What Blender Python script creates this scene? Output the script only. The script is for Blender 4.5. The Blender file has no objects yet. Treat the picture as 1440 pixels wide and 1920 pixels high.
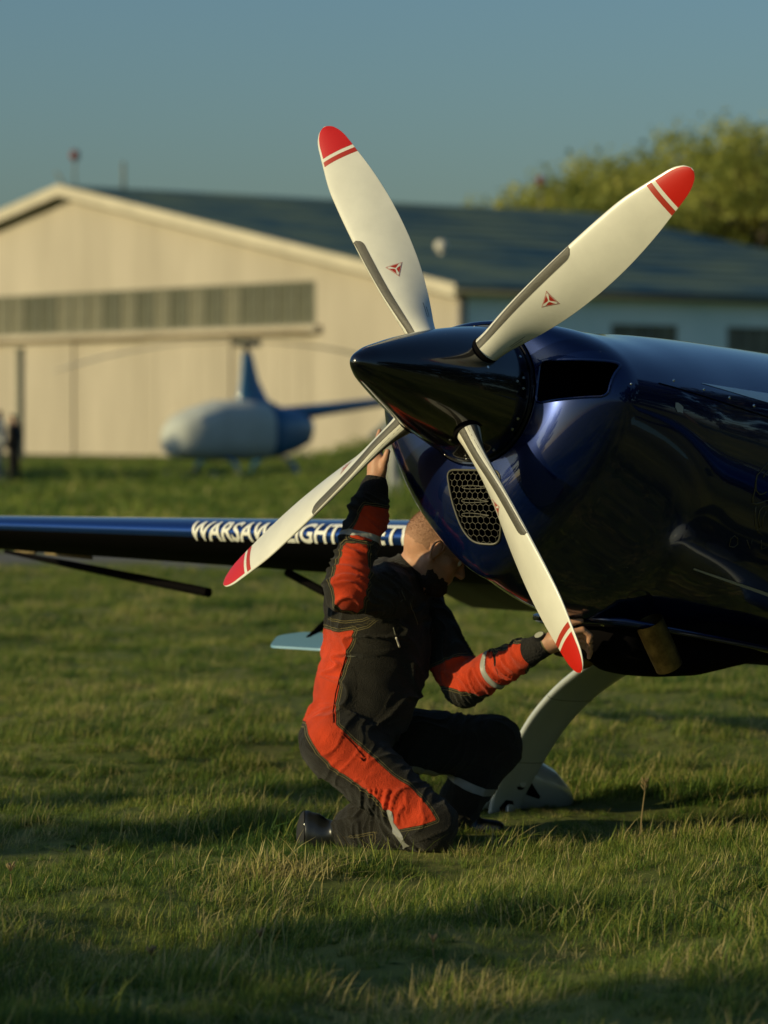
import bpy, bmesh, math, random
import numpy as np
from mathutils import Vector, Matrix, noise
from mathutils.bvhtree import BVHTree

random.seed(7)
RNG = np.random.default_rng(7)
SC = bpy.context.scene
COL = SC.collection
PI = math.pi

# ------------------------------------------------------------------ camera
F_PX, CX, CY, HORIZON, CAM_H = 6500.0, 720.0, 960.0, 795.0, 1.3
TH = math.atan((CY - HORIZON) / F_PX)
cam_data = bpy.data.cameras.new('camera')
cam = bpy.data.objects.new('camera', cam_data)
COL.objects.link(cam)
cam.location = (0, 0, CAM_H)
cam.rotation_euler = (PI / 2 - TH, 0, 0)
cam_data.sensor_fit = 'VERTICAL'
cam_data.sensor_height = 36.0
cam_data.sensor_width = 27.0
cam_data.lens = 36.0 * F_PX / 1920.0
cam_data.clip_start = 0.1
cam_data.clip_end = 5000
cam_data.dof.use_dof = True
cam_data.dof.focus_distance = 9.9
cam_data.dof.aperture_fstop = (cam_data.lens / 1000.0) / 0.036
cam_data.dof.aperture_blades = 9
SC.camera = cam

# ------------------------------------------------------------------ sky, sun, exposure
SUN_EL, SUN_PHI = math.radians(16.6), math.radians(27.0)
SUN_DIR = Vector((-math.cos(SUN_PHI) * math.cos(SUN_EL), -math.sin(SUN_PHI) * math.cos(SUN_EL), math.sin(SUN_EL)))
world = bpy.data.worlds.new('World')
SC.world = world
world.use_nodes = True
wn = world.node_tree.nodes
wl = world.node_tree.links
wn.clear()
w_out = wn.new('ShaderNodeOutputWorld')
w_bg = wn.new('ShaderNodeBackground')
w_sky = wn.new('ShaderNodeTexSky')
w_sky.sky_type = 'NISHITA'
w_sky.sun_disc = False
w_sky.sun_elevation = SUN_EL
w_sky.sun_rotation = math.atan2(SUN_DIR.x, SUN_DIR.y)
w_sky.air_density = 1.3
w_sky.dust_density = 1.5
w_sky.ozone_density = 3.0
w_mul = wn.new('ShaderNodeMix')
w_mul.data_type = 'RGBA'
w_mul.blend_type = 'MULTIPLY'
w_mul.inputs[0].default_value = 1.0
w_mul.inputs[7].default_value = (0.86, 1.12, 1.36, 1)
wl.new(w_sky.outputs[0], w_mul.inputs[6])
wl.new(w_mul.outputs[2], w_bg.inputs[0])
w_bg.inputs[1].default_value = 0.066
wl.new(w_bg.outputs[0], w_out.inputs[0])

sun_data = bpy.data.lights.new('sun', 'SUN')
sun_data.energy = 3.6
sun_data.angle = math.radians(0.55)
sun_data.color = (1.0, 0.85, 0.47)
sun = bpy.data.objects.new('sun', sun_data)
COL.objects.link(sun)
sun.rotation_euler = SUN_DIR.to_track_quat('Z', 'Y').to_euler()

SC.view_settings.view_transform = 'Standard'
SC.view_settings.look = 'None'
SC.view_settings.exposure = 0.0
SC.view_settings.gamma = 1.0
SC.view_settings.use_curve_mapping = False
SC.render.engine = 'CYCLES'
SC.cycles.use_denoising = True
SC.cycles.max_bounces = 8
SC.cycles.transparent_max_bounces = 8
SC.cycles.caustics_reflective = False
SC.cycles.caustics_refractive = False

# ------------------------------------------------------------------ measuring helpers
CAM_P = np.array([0.0, 0.0, CAM_H])
V_F = np.array([0, math.cos(TH), -math.sin(TH)])
V_U = np.array([0, math.sin(TH), math.cos(TH)])
V_R = np.array([1.0, 0, 0])


def at(px, py, d):
    """world point at depth d metres along the view, on the line of sight of a place in the photograph"""
    return CAM_P + d * (V_F + V_R * (px - CX) / F_PX + V_U * (CY - py) / F_PX)


def pix(P):
    """where world points fall in the photograph (used to measure pattern outlines)"""
    v = np.asarray(P, float) - CAM_P
    d = v @ V_F
    return np.stack([CX + F_PX * (v @ V_R) / d, CY - F_PX * (v @ V_U) / d], -1)


# ------------------------------------------------------------------ object helpers
def tag(o, label=None, cat=None, group=None, kind=None):
    if label: o['label'] = label
    if cat: o['category'] = cat
    if group: o['group'] = group
    if kind: o['kind'] = kind
    return o


def empty(name, loc=(0, 0, 0), rot=None):
    o = bpy.data.objects.new(name, None)
    COL.objects.link(o)
    o.location = loc
    if rot is not None: o.rotation_euler = rot
    o.empty_display_size = 0.2
    return o


def link(name, me, mat=None, parent=None):
    o = bpy.data.objects.new(name, me)
    COL.objects.link(o)
    if mat is not None:
        for m in (mat if isinstance(mat, (list, tuple)) else [mat]):
            me.materials.append(m)
    if parent is not None: o.parent = parent
    return o


def make_mesh(name, V, Fc, smooth=True, sharp=None):
    me = bpy.data.meshes.new(name)
    me.from_pydata([tuple(map(float, v)) for v in V], [], [tuple(map(int, f)) for f in Fc])
    me.validate()
    if smooth:
        me.polygons.foreach_set('use_smooth', [True] * len(me.polygons))
    if sharp is not None:
        sharpen(me, sharp)
    me.update()
    return me


def sharpen(me, deg):
    bm = bmesh.new()
    bm.from_mesh(me)
    a = math.radians(deg)
    for e in bm.edges:
        if len(e.link_faces) == 2 and e.calc_face_angle(0) > a:
            e.smooth = False
    bm.to_mesh(me)
    bm.free()


class MB:
    """collects boxes, tubes, lofts into one mesh"""
    def __init__(s):
        s.V = []
        s.F = []

    def add(s, V, Fc):
        n = len(s.V)
        s.V += [tuple(map(float, v)) for v in V]
        s.F += [tuple(int(i) + n for i in f) for f in Fc]
        return s

    def box(s, c, size, R=None):
        hx, hy, hz = size[0] / 2, size[1] / 2, size[2] / 2
        P = np.array([(x, y, z) for x in (-hx, hx) for y in (-hy, hy) for z in (-hz, hz)])
        if R is not None: P = P @ np.asarray(R).T
        P = P + np.asarray(c, float)
        return s.add(P, [(0, 1, 3, 2), (4, 6, 7, 5), (0, 4, 5, 1), (2, 3, 7, 6), (0, 2, 6, 4), (1, 5, 7, 3)])

    def tube(s, pts, r, n=8, caps=True, flat=None):
        pts = [np.asarray(p, float) for p in pts]
        rs = r if isinstance(r, (list, tuple, np.ndarray)) else [r] * len(pts)
        V = []
        up = None
        for i, p in enumerate(pts):
            t = pts[min(i + 1, len(pts) - 1)] - pts[max(i - 1, 0)]
            t = t / (np.linalg.norm(t) + 1e-12)
            if up is None:
                up = np.array([0, 0, 1.0]) if abs(t[2]) < 0.9 else np.array([1.0, 0, 0])
            a = np.cross(t, up); a /= np.linalg.norm(a) + 1e-12
            b = np.cross(a, t)
            up = b
            for k in range(n):
                w = 2 * PI * k / n
                V.append(p + rs[i] * (math.cos(w) * a + math.sin(w) * b))
        Fc = []
        m = len(pts)
        for i in range(m - 1):
            for k in range(n):
                k2 = (k + 1) % n
                Fc.append((i * n + k, i * n + k2, (i + 1) * n + k2, (i + 1) * n + k))
        if caps:
            Fc.append(tuple(range(n - 1, -1, -1)))
            Fc.append(tuple((m - 1) * n + k for k in range(n)))
        return s.add(V, Fc)

    def lathe(s, prof, n=48, axis='x'):
        """prof: list of (axial, radius)"""
        V = []
        for (x, r) in prof:
            for k in range(n):
                w = 2 * PI * k / n
                c, d = r * math.cos(w), r * math.sin(w)
                V.append((x, c, d) if axis == 'x' else (c, d, x))
        Fc = []
        for i in range(len(prof) - 1):
            for k in range(n):
                k2 = (k + 1) % n
                q = (i * n + k, i * n + k2, (i + 1) * n + k2, (i + 1) * n + k)
                Fc.append(q if axis == 'x' else q)
        Fc.append(tuple(range(n - 1, -1, -1)))
        Fc.append(tuple((len(prof) - 1) * n + k for k in range(n)))
        return s.add(V, Fc)

    def loft(s, rings, closed=True, caps=True):
        n = len(rings[0])
        V = [v for r in rings for v in r]
        Fc = []
        for i in range(len(rings) - 1):
            for k in range(n if closed else n - 1):
                k2 = (k + 1) % n
                Fc.append((i * n + k, i * n + k2, (i + 1) * n + k2, (i + 1) * n + k))
        if caps and closed:
            Fc.append(tuple(range(n - 1, -1, -1)))
            Fc.append(tuple((len(rings) - 1) * n + k for k in range(n)))
        return s.add(V, Fc)

    def ball(s, c, r, nu=16, nv=10, R=None):
        r = np.asarray(r if hasattr(r, '__len__') else (r, r, r), float)
        V = []
        for i in range(nv + 1):
            p = PI * i / nv
            for k in range(nu):
                w = 2 * PI * k / nu
                v = np.array([math.sin(p) * math.cos(w), math.sin(p) * math.sin(w), math.cos(p)]) * r
                if R is not None: v = np.asarray(R) @ v
                V.append(v + np.asarray(c, float))
        Fc = []
        for i in range(nv):
            for k in range(nu):
                k2 = (k + 1) % nu
                Fc.append((i * nu + k, (i + 1) * nu + k, (i + 1) * nu + k2, i * nu + k2))
        return s.add(V, Fc)

    def build(s, name, mat=None, parent=None, smooth=True, sharp=40, fix=True):
        me = bpy.data.meshes.new(name)
        me.from_pydata(s.V, [], s.F)
        bm = bmesh.new()
        bm.from_mesh(me)
        bmesh.ops.remove_doubles(bm, verts=bm.verts, dist=1e-6)
        bmesh.ops.dissolve_degenerate(bm, edges=bm.edges, dist=1e-7)
        if fix: bmesh.ops.recalc_face_normals(bm, faces=bm.faces)
        if sharp is not None:
            a = math.radians(sharp)
            for e in bm.edges:
                if len(e.link_faces) == 2 and e.calc_face_angle(0) > a: e.smooth = False
        bm.to_mesh(me)
        bm.free()
        if smooth: me.polygons.foreach_set('use_smooth', [True] * len(me.polygons))
        me.update()
        return link(name, me, mat, parent)


def copy_tree(o, parent=None):
    c = o.copy()
    COL.objects.link(c)
    if parent is not None: c.parent = parent
    for ch in list(o.children): copy_tree(ch, c)
    return c


def smoothstep(a, b, x):
    t = np.clip((x - a) / (b - a), 0, 1)
    return t * t * (3 - 2 * t)


# ------------------------------------------------------------------ materials
def mat(name, col, rough=0.5, metal=0.0, coat=0.0, coat_rough=0.03, spec=0.5, noise_amt=0.0, noise_scale=8.0,
        bump=0.0, bump_scale=60.0, trans=0.0, col2=None, sheen=0.0, detail=4.0, rough_var=0.0, stretch=None):
    m = bpy.data.materials.new(name)
    m.use_nodes = True
    nt = m.node_tree
    b = nt.nodes['Principled BSDF']
    b.inputs['Base Color'].default_value = (*col, 1)
    b.inputs['Roughness'].default_value = rough
    b.inputs['Metallic'].default_value = metal
    b.inputs['Coat Weight'].default_value = coat
    b.inputs['Coat Roughness'].default_value = coat_rough
    b.inputs['Specular IOR Level'].default_value = spec
    b.inputs['Sheen Weight'].default_value = sheen
    tc = nt.nodes.new('ShaderNodeTexCoord')
    src = tc.outputs['Object']
    if stretch is not None:
        mp = nt.nodes.new('ShaderNodeMapping')
        mp.inputs['Scale'].default_value = stretch
        nt.links.new(src, mp.inputs[0])
        src = mp.outputs[0]
    if noise_amt > 0 or col2 is not None or rough_var > 0:
        n = nt.nodes.new('ShaderNodeTexNoise')
        n.inputs['Scale'].default_value = noise_scale
        n.inputs['Detail'].default_value = detail
        n.inputs['Roughness'].default_value = 0.6
        nt.links.new(src, n.inputs['Vector'])
        if noise_amt > 0 or col2 is not None:
            r = nt.nodes.new('ShaderNodeValToRGB')
            r.color_ramp.elements[0].position = 0.3
            r.color_ramp.elements[1].position = 0.7
            c2 = col2 if col2 is not None else tuple(c * (1 + noise_amt) for c in col)
            c1 = col if col2 is not None else tuple(c * (1 - noise_amt) for c in col)
            r.color_ramp.elements[0].color = (*c1, 1)
            r.color_ramp.elements[1].color = (*c2, 1)
            nt.links.new(n.outputs['Fac'], r.inputs[0])
            nt.links.new(r.outputs[0], b.inputs['Base Color'])
        if rough_var > 0:
            mr = nt.nodes.new('ShaderNodeMapRange')
            mr.inputs['To Min'].default_value = max(0, rough - rough_var)
            mr.inputs['To Max'].default_value = min(1, rough + rough_var)
            nt.links.new(n.outputs['Fac'], mr.inputs['Value'])
            nt.links.new(mr.outputs[0], b.inputs['Roughness'])
    if bump > 0:
        n2 = nt.nodes.new('ShaderNodeTexNoise')
        n2.inputs['Scale'].default_value = bump_scale
        n2.inputs['Detail'].default_value = 3
        nt.links.new(src, n2.inputs['Vector'])
        bp = nt.nodes.new('ShaderNodeBump')
        bp.inputs['Strength'].default_value = bump
        bp.inputs['Distance'].default_value = 0.02
        nt.links.new(n2.outputs['Fac'], bp.inputs['Height'])
        nt.links.new(bp.outputs[0], b.inputs['Normal'])
    if trans > 0:
        t = nt.nodes.new('ShaderNodeBsdfTranslucent')
        mx = nt.nodes.new('ShaderNodeMixShader')
        mx.inputs[0].default_value = trans
        out = nt.nodes['Material Output']
        src_c = b.inputs['Base Color'].links[0].from_socket if b.inputs['Base Color'].links else None
        if src_c is not None: nt.links.new(src_c, t.inputs[0])
        else: t.inputs[0].default_value = (*col, 1)
        nt.links.new(b.outputs[0], mx.inputs[1])
        nt.links.new(t.outputs[0], mx.inputs[2])
        nt.links.new(mx.outputs[0], out.inputs['Surface'])
    return m


def leaf_mat(name, cols, trans=0.35, rough=0.6, spec=0.25):
    """foliage or grass: colour varies per instance, per piece (attribute 'tint') and over the ground"""
    m = bpy.data.materials.new(name)
    m.use_nodes = True
    nt = m.node_tree
    b = nt.nodes['Principled BSDF']
    b.inputs['Roughness'].default_value = rough
    b.inputs['Specular IOR Level'].default_value = spec
    at_ = nt.nodes.new('ShaderNodeAttribute')
    at_.attribute_name = 'tint'
    oi = nt.nodes.new('ShaderNodeObjectInfo')
    geo = nt.nodes.new('ShaderNodeNewGeometry')
    nz = nt.nodes.new('ShaderNodeTexNoise')
    nz.inputs['Scale'].default_value = 0.8
    nz.inputs['Detail'].default_value = 4
    nt.links.new(geo.outputs['Position'], nz.inputs['Vector'])
    a1 = nt.nodes.new('ShaderNodeMath'); a1.operation = 'MULTIPLY_ADD'
    a1.inputs[1].default_value = 0.35; a1.inputs[2].default_value = -0.17
    nt.links.new(oi.outputs['Random'], a1.inputs[0])
    a2 = nt.nodes.new('ShaderNodeMath'); a2.operation = 'ADD'
    nt.links.new(a1.outputs[0], a2.inputs[0])
    nt.links.new(at_.outputs['Fac'], a2.inputs[1])
    a3 = nt.nodes.new('ShaderNodeMath'); a3.operation = 'MULTIPLY_ADD'
    a3.inputs[1].default_value = 1.5
    nt.links.new(nz.outputs['Fac'], a3.inputs[0])
    a4 = nt.nodes.new('ShaderNodeMath'); a4.operation = 'ADD'
    a4.inputs[1].default_value = -0.75
    nt.links.new(a2.outputs[0], a4.inputs[0])
    nt.links.new(a4.outputs[0], a3.inputs[2])
    r = nt.nodes.new('ShaderNodeValToRGB')
    els = r.color_ramp.elements
    els[0].position = 0.0; els[0].color = (*cols[0], 1)
    els[1].position = 1.0; els[1].color = (*cols[-1], 1)
    for i, c in enumerate(cols[1:-1]):
        e = els.new((i + 1) / (len(cols) - 1)); e.color = (*c, 1)
    nt.links.new(a3.outputs[0], r.inputs[0])
    nt.links.new(r.outputs[0], b.inputs['Base Color'])
    t = nt.nodes.new('ShaderNodeBsdfTranslucent')
    nt.links.new(r.outputs[0], t.inputs[0])
    mx = nt.nodes.new('ShaderNodeMixShader')
    mx.inputs[0].default_value = trans
    nt.links.new(b.outputs[0], mx.inputs[1])
    nt.links.new(t.outputs[0], mx.inputs[2])
    nt.links.new(mx.outputs[0], nt.nodes['Material Output'].inputs['Surface'])
    return m


def set_attr(me, name, vals, domain='POINT'):
    a = me.attributes.new(name, 'FLOAT', domain)
    a.data.foreach_set('value', np.asarray(vals, np.float32))


M = {}
M['soil'] = mat('grass_soil', (0.085, 0.115, 0.028), 0.95, col2=(0.195, 0.195, 0.056), noise_scale=0.9, bump=0.6, bump_scale=14, spec=0.1)
M['asphalt'] = mat('worn_asphalt', (0.16, 0.15, 0.12), 0.9, noise_amt=0.25, noise_scale=3, bump=0.3, bump_scale=60, spec=0.2)
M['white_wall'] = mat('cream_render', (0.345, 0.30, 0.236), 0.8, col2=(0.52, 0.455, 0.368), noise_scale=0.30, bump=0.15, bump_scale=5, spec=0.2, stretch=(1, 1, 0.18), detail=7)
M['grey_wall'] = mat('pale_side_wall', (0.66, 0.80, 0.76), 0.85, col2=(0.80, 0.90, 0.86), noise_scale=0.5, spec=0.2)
M['roof'] = mat('dark_roof_felt', (0.008, 0.062, 0.115), 0.9, col2=(0.150, 0.195, 0.130), noise_scale=0.24, spec=0.15, detail=8, bump=0.3, bump_scale=2, stretch=(1, 1, 3))
M['roof_edge'] = mat('cream_fascia', (0.52, 0.46, 0.35), 0.7, noise_amt=0.1, noise_scale=1)
M['dark_glass'] = mat('old_dark_pane', (0.10, 0.098, 0.062), 0.4, noise_amt=0.4, noise_scale=0.8)
M['pale_pane'] = mat('whitewashed_pane', (0.155, 0.145, 0.095), 0.5, noise_amt=0.35, noise_scale=0.8)
M['post_grey'] = mat('weathered_grey_metal', (0.15, 0.15, 0.11), 0.7, noise_amt=0.2)
M['beam'] = mat('rusty_rail', (0.30, 0.22, 0.13), 0.8, noise_amt=0.25, noise_scale=2)
M['red_ball'] = mat('red_lamp_glass', (0.16, 0.035, 0.025), 0.5)
M['white_cap'] = mat('white_vent_cap', (0.65, 0.60, 0.50), 0.6)
M['navy'] = mat('navy_metallic_paint', (0.0024, 0.0095, 0.062), 0.24, metal=0.6, coat=0.92, coat_rough=0.045, spec=0.2)
M['wing_navy'] = mat('blue_wing_paint', (0.011, 0.055, 0.250), 0.32, metal=0.8, coat=1.0, coat_rough=0.03, spec=0.2)
M['spinner'] = mat('black_gloss_spinner', (0.0022, 0.0018, 0.0040), 0.18, coat=1.0, coat_rough=0.02)
M['blade'] = mat('ivory_blade_paint', (0.74, 0.71, 0.60), 0.32, coat=0.25, coat_rough=0.15, noise_amt=0.07, noise_scale=9, detail=8)
M['blade_red'] = mat('red_tip_paint', (0.56, 0.013, 0.006), 0.38, coat=0.2)
M['line_red'] = mat('dull_red_line', (0.42, 0.030, 0.012), 0.45)
M['boot'] = mat('grey_rubber_boot', (0.075, 0.067, 0.050), 0.55, noise_amt=0.15, noise_scale=40, bump=0.1, bump_scale=200)
M['screw'] = mat('bright_screw', (0.75, 0.72, 0.65), 0.25, metal=1.0)
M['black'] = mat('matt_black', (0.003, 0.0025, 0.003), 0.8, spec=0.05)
M['dark_metal'] = mat('dark_metal', (0.02, 0.02, 0.022), 0.45, metal=0.4)
M['mesh_grey'] = mat('grey_grille_wire', (0.10, 0.093, 0.068), 0.5, metal=0.2)
M['sky_stripe'] = mat('pale_blue_stripe', (0.78, 0.90, 0.94), 0.5)
M['silver_line'] = mat('silver_thin_line', (0.42, 0.40, 0.33), 0.4)
M['gold'] = mat('dull_gold_print', (0.10, 0.075, 0.025), 0.5)
M['gear_white'] = mat('white_gear_paint', (0.47, 0.51, 0.52), 0.35, coat=0.4, noise_amt=0.05, noise_scale=10)
M['letters'] = mat('white_letters', (0.80, 0.78, 0.70), 0.4)
M['exhaust'] = mat('heat_tinted_steel', (0.13, 0.095, 0.036), 0.5, metal=1.0, noise_amt=0.6, noise_scale=25)
M['rubber'] = mat('tyre_rubber', (0.012, 0.012, 0.012), 0.8)
M['canopy'] = mat('smoked_canopy', (0.01, 0.014, 0.018), 0.05, coat=1.0)
M['spade'] = mat('pale_blue_plate', (0.17, 0.34, 0.46), 0.4)
M['heli_cover'] = mat('grey_fabric_cover', (0.46, 0.48, 0.45), 0.9, noise_amt=0.12, noise_scale=1.5, bump=0.3, bump_scale=6)
M['heli_blue'] = mat('blue_helicopter_paint', (0.022, 0.11, 0.235), 0.35, coat=0.5)
M['bark'] = mat('bark', (0.09, 0.07, 0.045), 0.9, noise_amt=0.3, noise_scale=6)

def specks(m, col, scale, size, dens=0.35):
    """dust, chips and squashed insects: sparse small dots of another colour"""
    nt = m.node_tree; b = nt.nodes['Principled BSDF']
    tc = nt.nodes.new('ShaderNodeTexCoord'); v = nt.nodes.new('ShaderNodeTexVoronoi'); v.inputs['Scale'].default_value = scale
    v.inputs['Randomness'].default_value = 1.0
    nt.links.new(tc.outputs['Object'], v.inputs['Vector'])
    s = nt.nodes.new('ShaderNodeSeparateColor'); nt.links.new(v.outputs['Color'], s.inputs[0])
    th = nt.nodes.new('ShaderNodeMath'); th.operation = 'MULTIPLY'; th.inputs[1].default_value = size
    sel = nt.nodes.new('ShaderNodeMath'); sel.operation = 'SUBTRACT'; sel.inputs[1].default_value = 1 - dens
    nt.links.new(s.outputs[0], sel.inputs[0]); nt.links.new(sel.outputs[0], th.inputs[0])
    lt = nt.nodes.new('ShaderNodeMath'); lt.operation = 'LESS_THAN'
    nt.links.new(v.outputs['Distance'], lt.inputs[0]); nt.links.new(th.outputs[0], lt.inputs[1])
    mx = nt.nodes.new('ShaderNodeMix'); mx.data_type = 'RGBA'
    nt.links.new(lt.outputs[0], mx.inputs[0]); mx.inputs[7].default_value = (*col, 1)
    if b.inputs['Base Color'].links: nt.links.new(b.inputs['Base Color'].links[0].from_socket, mx.inputs[6])
    else: mx.inputs[6].default_value = b.inputs['Base Color'].default_value
    nt.links.new(mx.outputs[2], b.inputs['Base Color'])
    if b.inputs['Coat Weight'].default_value > 0.9:
        mc = nt.nodes.new('ShaderNodeMath'); mc.operation = 'SUBTRACT'; mc.inputs[0].default_value = 1.0
        nt.links.new(lt.outputs[0], mc.inputs[1]); nt.links.new(mc.outputs[0], b.inputs['Coat Weight'])


specks(M['navy'], (0.45, 0.45, 0.42), 22, 0.13, 0.30)
specks(M['spinner'], (0.35, 0.33, 0.30), 30, 0.11, 0.25)
specks(M['blade'], (0.20, 0.16, 0.10), 34, 0.16, 0.30)
M['straw'] = mat('dry_straw', (0.35, 0.26, 0.12), 0.8, trans=0.3)
M['grass'] = leaf_mat('grass_blades', [(0.048, 0.105, 0.017), (0.145, 0.218, 0.032), (0.31, 0.325, 0.056), (0.50, 0.41, 0.17)], 0.33)
M['spring_leaf'] = leaf_mat('spring_leaves', [(0.20, 0.24, 0.055), (0.42, 0.42, 0.085), (0.62, 0.54, 0.13)], 0.5)
M['dark_leaf'] = leaf_mat('dark_leaves', [(0.008, 0.014, 0.005), (0.017, 0.026, 0.008), (0.030, 0.038, 0.011)], 0.15)
M['skin'] = mat('skin', (0.52, 0.27, 0.165), 0.5, noise_amt=0.10, noise_scale=35, bump=0.08, bump_scale=180, spec=0.4)
M['skin'].node_tree.nodes['Principled BSDF'].inputs['Subsurface Weight'].default_value = 0.12
M['skin'].node_tree.nodes['Principled BSDF'].inputs['Subsurface Radius'].default_value = (0.02, 0.007, 0.003)
M['stubble'] = mat('cropped_hair', (0.44, 0.235, 0.142), 0.7, col2=(0.33, 0.17, 0.10), noise_scale=220, bump=0.3, bump_scale=500)
M['beard'] = mat('dark_beard', (0.030, 0.017, 0.010), 0.85, noise_amt=0.5, noise_scale=300, bump=1.0, bump_scale=260)
M['cuff'] = mat('ribbed_black_cuff', (0.010, 0.0085, 0.0070), 0.95, bump=0.5, bump_scale=120)
M['reflective'] = mat('grey_reflective_tape', (0.30, 0.30, 0.27), 0.5, noise_amt=0.08, noise_scale=30, spec=0.6)
M['shoe'] = mat('black_leather', (0.010, 0.011, 0.010), 0.30, noise_amt=0.3, noise_scale=30)
M['thread'] = mat('yellow_thread', (0.34, 0.27, 0.10), 0.7)
M['watch_glass'] = mat('pale_watch_face', (0.45, 0.45, 0.36), 0.2)
M['watch_strap'] = mat('olive_strap', (0.14, 0.12, 0.035), 0.6)
M['dark_cloth'] = mat('dark_cloth', (0.012, 0.009, 0.008), 0.9)
M['grey_cloth'] = mat('grey_blue_cloth', (0.16, 0.18, 0.18), 0.9)
M['pale_cloth'] = mat('pale_cloth', (0.42, 0.42, 0.40), 0.9)

# ================================================================== GROUND
def ground_z(x, y):
    x = np.asarray(x, float); y = np.asarray(y, float)
    near = np.exp(-((y - 10) / 14.0) ** 2)
    z = near * (0.022 * np.sin(2.1 * x + 1.3 * y + 1.2 * np.sin(1.7 * y)) + 0.024 * np.sin(3.7 * x - 2.9 * y + 1 + 1.1 * np.sin(2.3 * x)) + 0.016 * np.sin(6.1 * x + 5.3 * y) + 0.014 * np.sin(0.9 * y + 0.4 * x))
    z = z + 0.03 * np.sin(0.21 * x + 0.5) * np.sin(0.13 * y)* (1 - near)
    z = z + np.exp(-((y - 24) / 16.0) ** 2) * 0.028 * np.sin(1.5 * x + 0.8 * np.sin(0.9 * y)) * np.sin(1.25 * y + 0.7 * np.sin(1.1 * x))
    z = z + 0.75 * np.exp(-((x - 0.2) / 2.2) ** 2 - ((y - 104) / 5.0) ** 2)
    flat = np.exp(-(((x - 0.2) / 1.2) ** 2 + ((y - 10.7) / 0.9) ** 2))
    return z * (1 - 0.8 * flat)


def grid_sheet(xs, ys, zoff=0.0):
    X, Y = np.meshgrid(xs, ys)
    Z = ground_z(X, Y) + zoff
    V = np.stack([X, Y, Z], -1).reshape(-1, 3)
    nx, ny = len(xs), len(ys)
    I = np.arange(nx * ny).reshape(ny, nx)
    Fc = np.stack([I[:-1, :-1], I[:-1, 1:], I[1:, 1:], I[1:, :-1]], -1).reshape(-1, 4)
    return V, Fc


xs = np.concatenate([[-1500, -400, -120, -50, -25], np.linspace(-14, 14, 141), [25, 50, 120, 400, 1500]])
ys = np.concatenate([[-300, -60, -15, 0], np.linspace(4, 24, 161), np.linspace(24.5, 130, 212), [150, 190, 260, 400, 900, 2500]])
V, Fc = grid_sheet(xs, ys)
g = link('ground', make_mesh('ground', V, Fc), M['soil'])
tag(g, 'mown airfield grass ground stretching to the hangar', kind='structure')
V, Fc = grid_sheet(np.linspace(-60, 60, 61), np.linspace(30.6, 34.6, 5), 0.006)
tw = link('taxiway', make_mesh('taxiway', V, Fc), M['asphalt'])
tag(tw, 'narrow grey paved taxiway crossing the grass behind the wing', kind='structure')


# ================================================================== GRASS (one mass: tufts set out on points)
def tuft_mesh(name, n, spread, hmin, hmax, wid, seed, lean=0.5, tint=(0.1, 0.6), dry=0.0):
    r = np.random.default_rng(seed)
    V, Fc, T = [], [], []
    for _ in range(n):
        a = r.uniform(0, 2 * PI); rad = spread * math.sqrt(r.uniform())
        p = np.array([rad * math.cos(a), rad * math.sin(a), -0.01])
        h = r.uniform(hmin, hmax) * (1 - 0.3 * rad / max(spread, 1e-6))
        az = r.uniform(0, 2 * PI) if r.uniform() < 0.6 else r.normal(0.2, 0.7)
        d = np.array([math.cos(az), math.sin(az), 0]) ; sd = np.array([-d[1], d[0], 0])
        L = abs(r.normal(0, lean)); w = wid * r.uniform(0.6, 1.3)
        k0 = len(V)
        tv = r.uniform(*tint) if r.uniform() > dry else 1.15
        tw_ = r.normal(0, 0.6)
        for j, u in enumerate((0, 0.4, 0.75, 1.0)):
            c = p + d * h * L * u * u + np.array([0, 0, h * (u - 0.28 * L * u * u)])
            ww = w * (1, 0.9, 0.6, 0.04)[j]
            s2 = sd * math.cos(tw_ * u) + d * math.sin(tw_ * u)
            V += [c - s2 * ww, c + s2 * ww]
            T += [tv - 0.12 * (1 - u)] * 2
        for j in range(3):
            q = k0 + 2 * j
            Fc.append((q, q + 1, q + 3, q + 2))
    me = make_mesh(name, V, Fc)
    set_attr(me, 'tint', T)
    me.materials.append(M['grass'])
    return me


tuft_col = bpy.data.collections.new('grass_tufts')
NEAR_KINDS, FAR_KINDS = 7, 3
specs = []
for k in range(5):
    specs.append(tuft_mesh('tuft_a%d' % k, 58, 0.060, 0.024, 0.078, 0.00105, 20 + k, lean=0.85, tint=(0.0, 0.65), dry=0.04))
specs.append(tuft_mesh('tuft_b0', 16, 0.06, 0.06, 0.150, 0.0013, 40, lean=0.75, tint=(0.2, 0.9), dry=0.08))
specs.append(tuft_mesh('tuft_b1', 30, 0.07, 0.03, 0.09, 0.0012, 41, lean=1.2, tint=(0.6, 1.0), dry=0.55))
for k in range(3):
    specs.append(tuft_mesh('tuft_c%d' % k, 150, 0.34, 0.05, 0.12, 0.0065, 60 + k, lean=0.55, dry=0.05))
specs.append(tuft_mesh('tuft_d0', 11, 0.022, 0.030, 0.055, 0.0060, 80, lean=1.9, tint=(0.1, 0.45)))
for i, me in enumerate(specs):
    o = bpy.data.objects.new('grass_tuft_%02d' % i, me)
    tuft_col.objects.link(o)


def clump(x, y, s):
    return np.array([noise.noise(Vector((a * s, b * s, 3.7))) for a, b in zip(x, y)])


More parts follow.
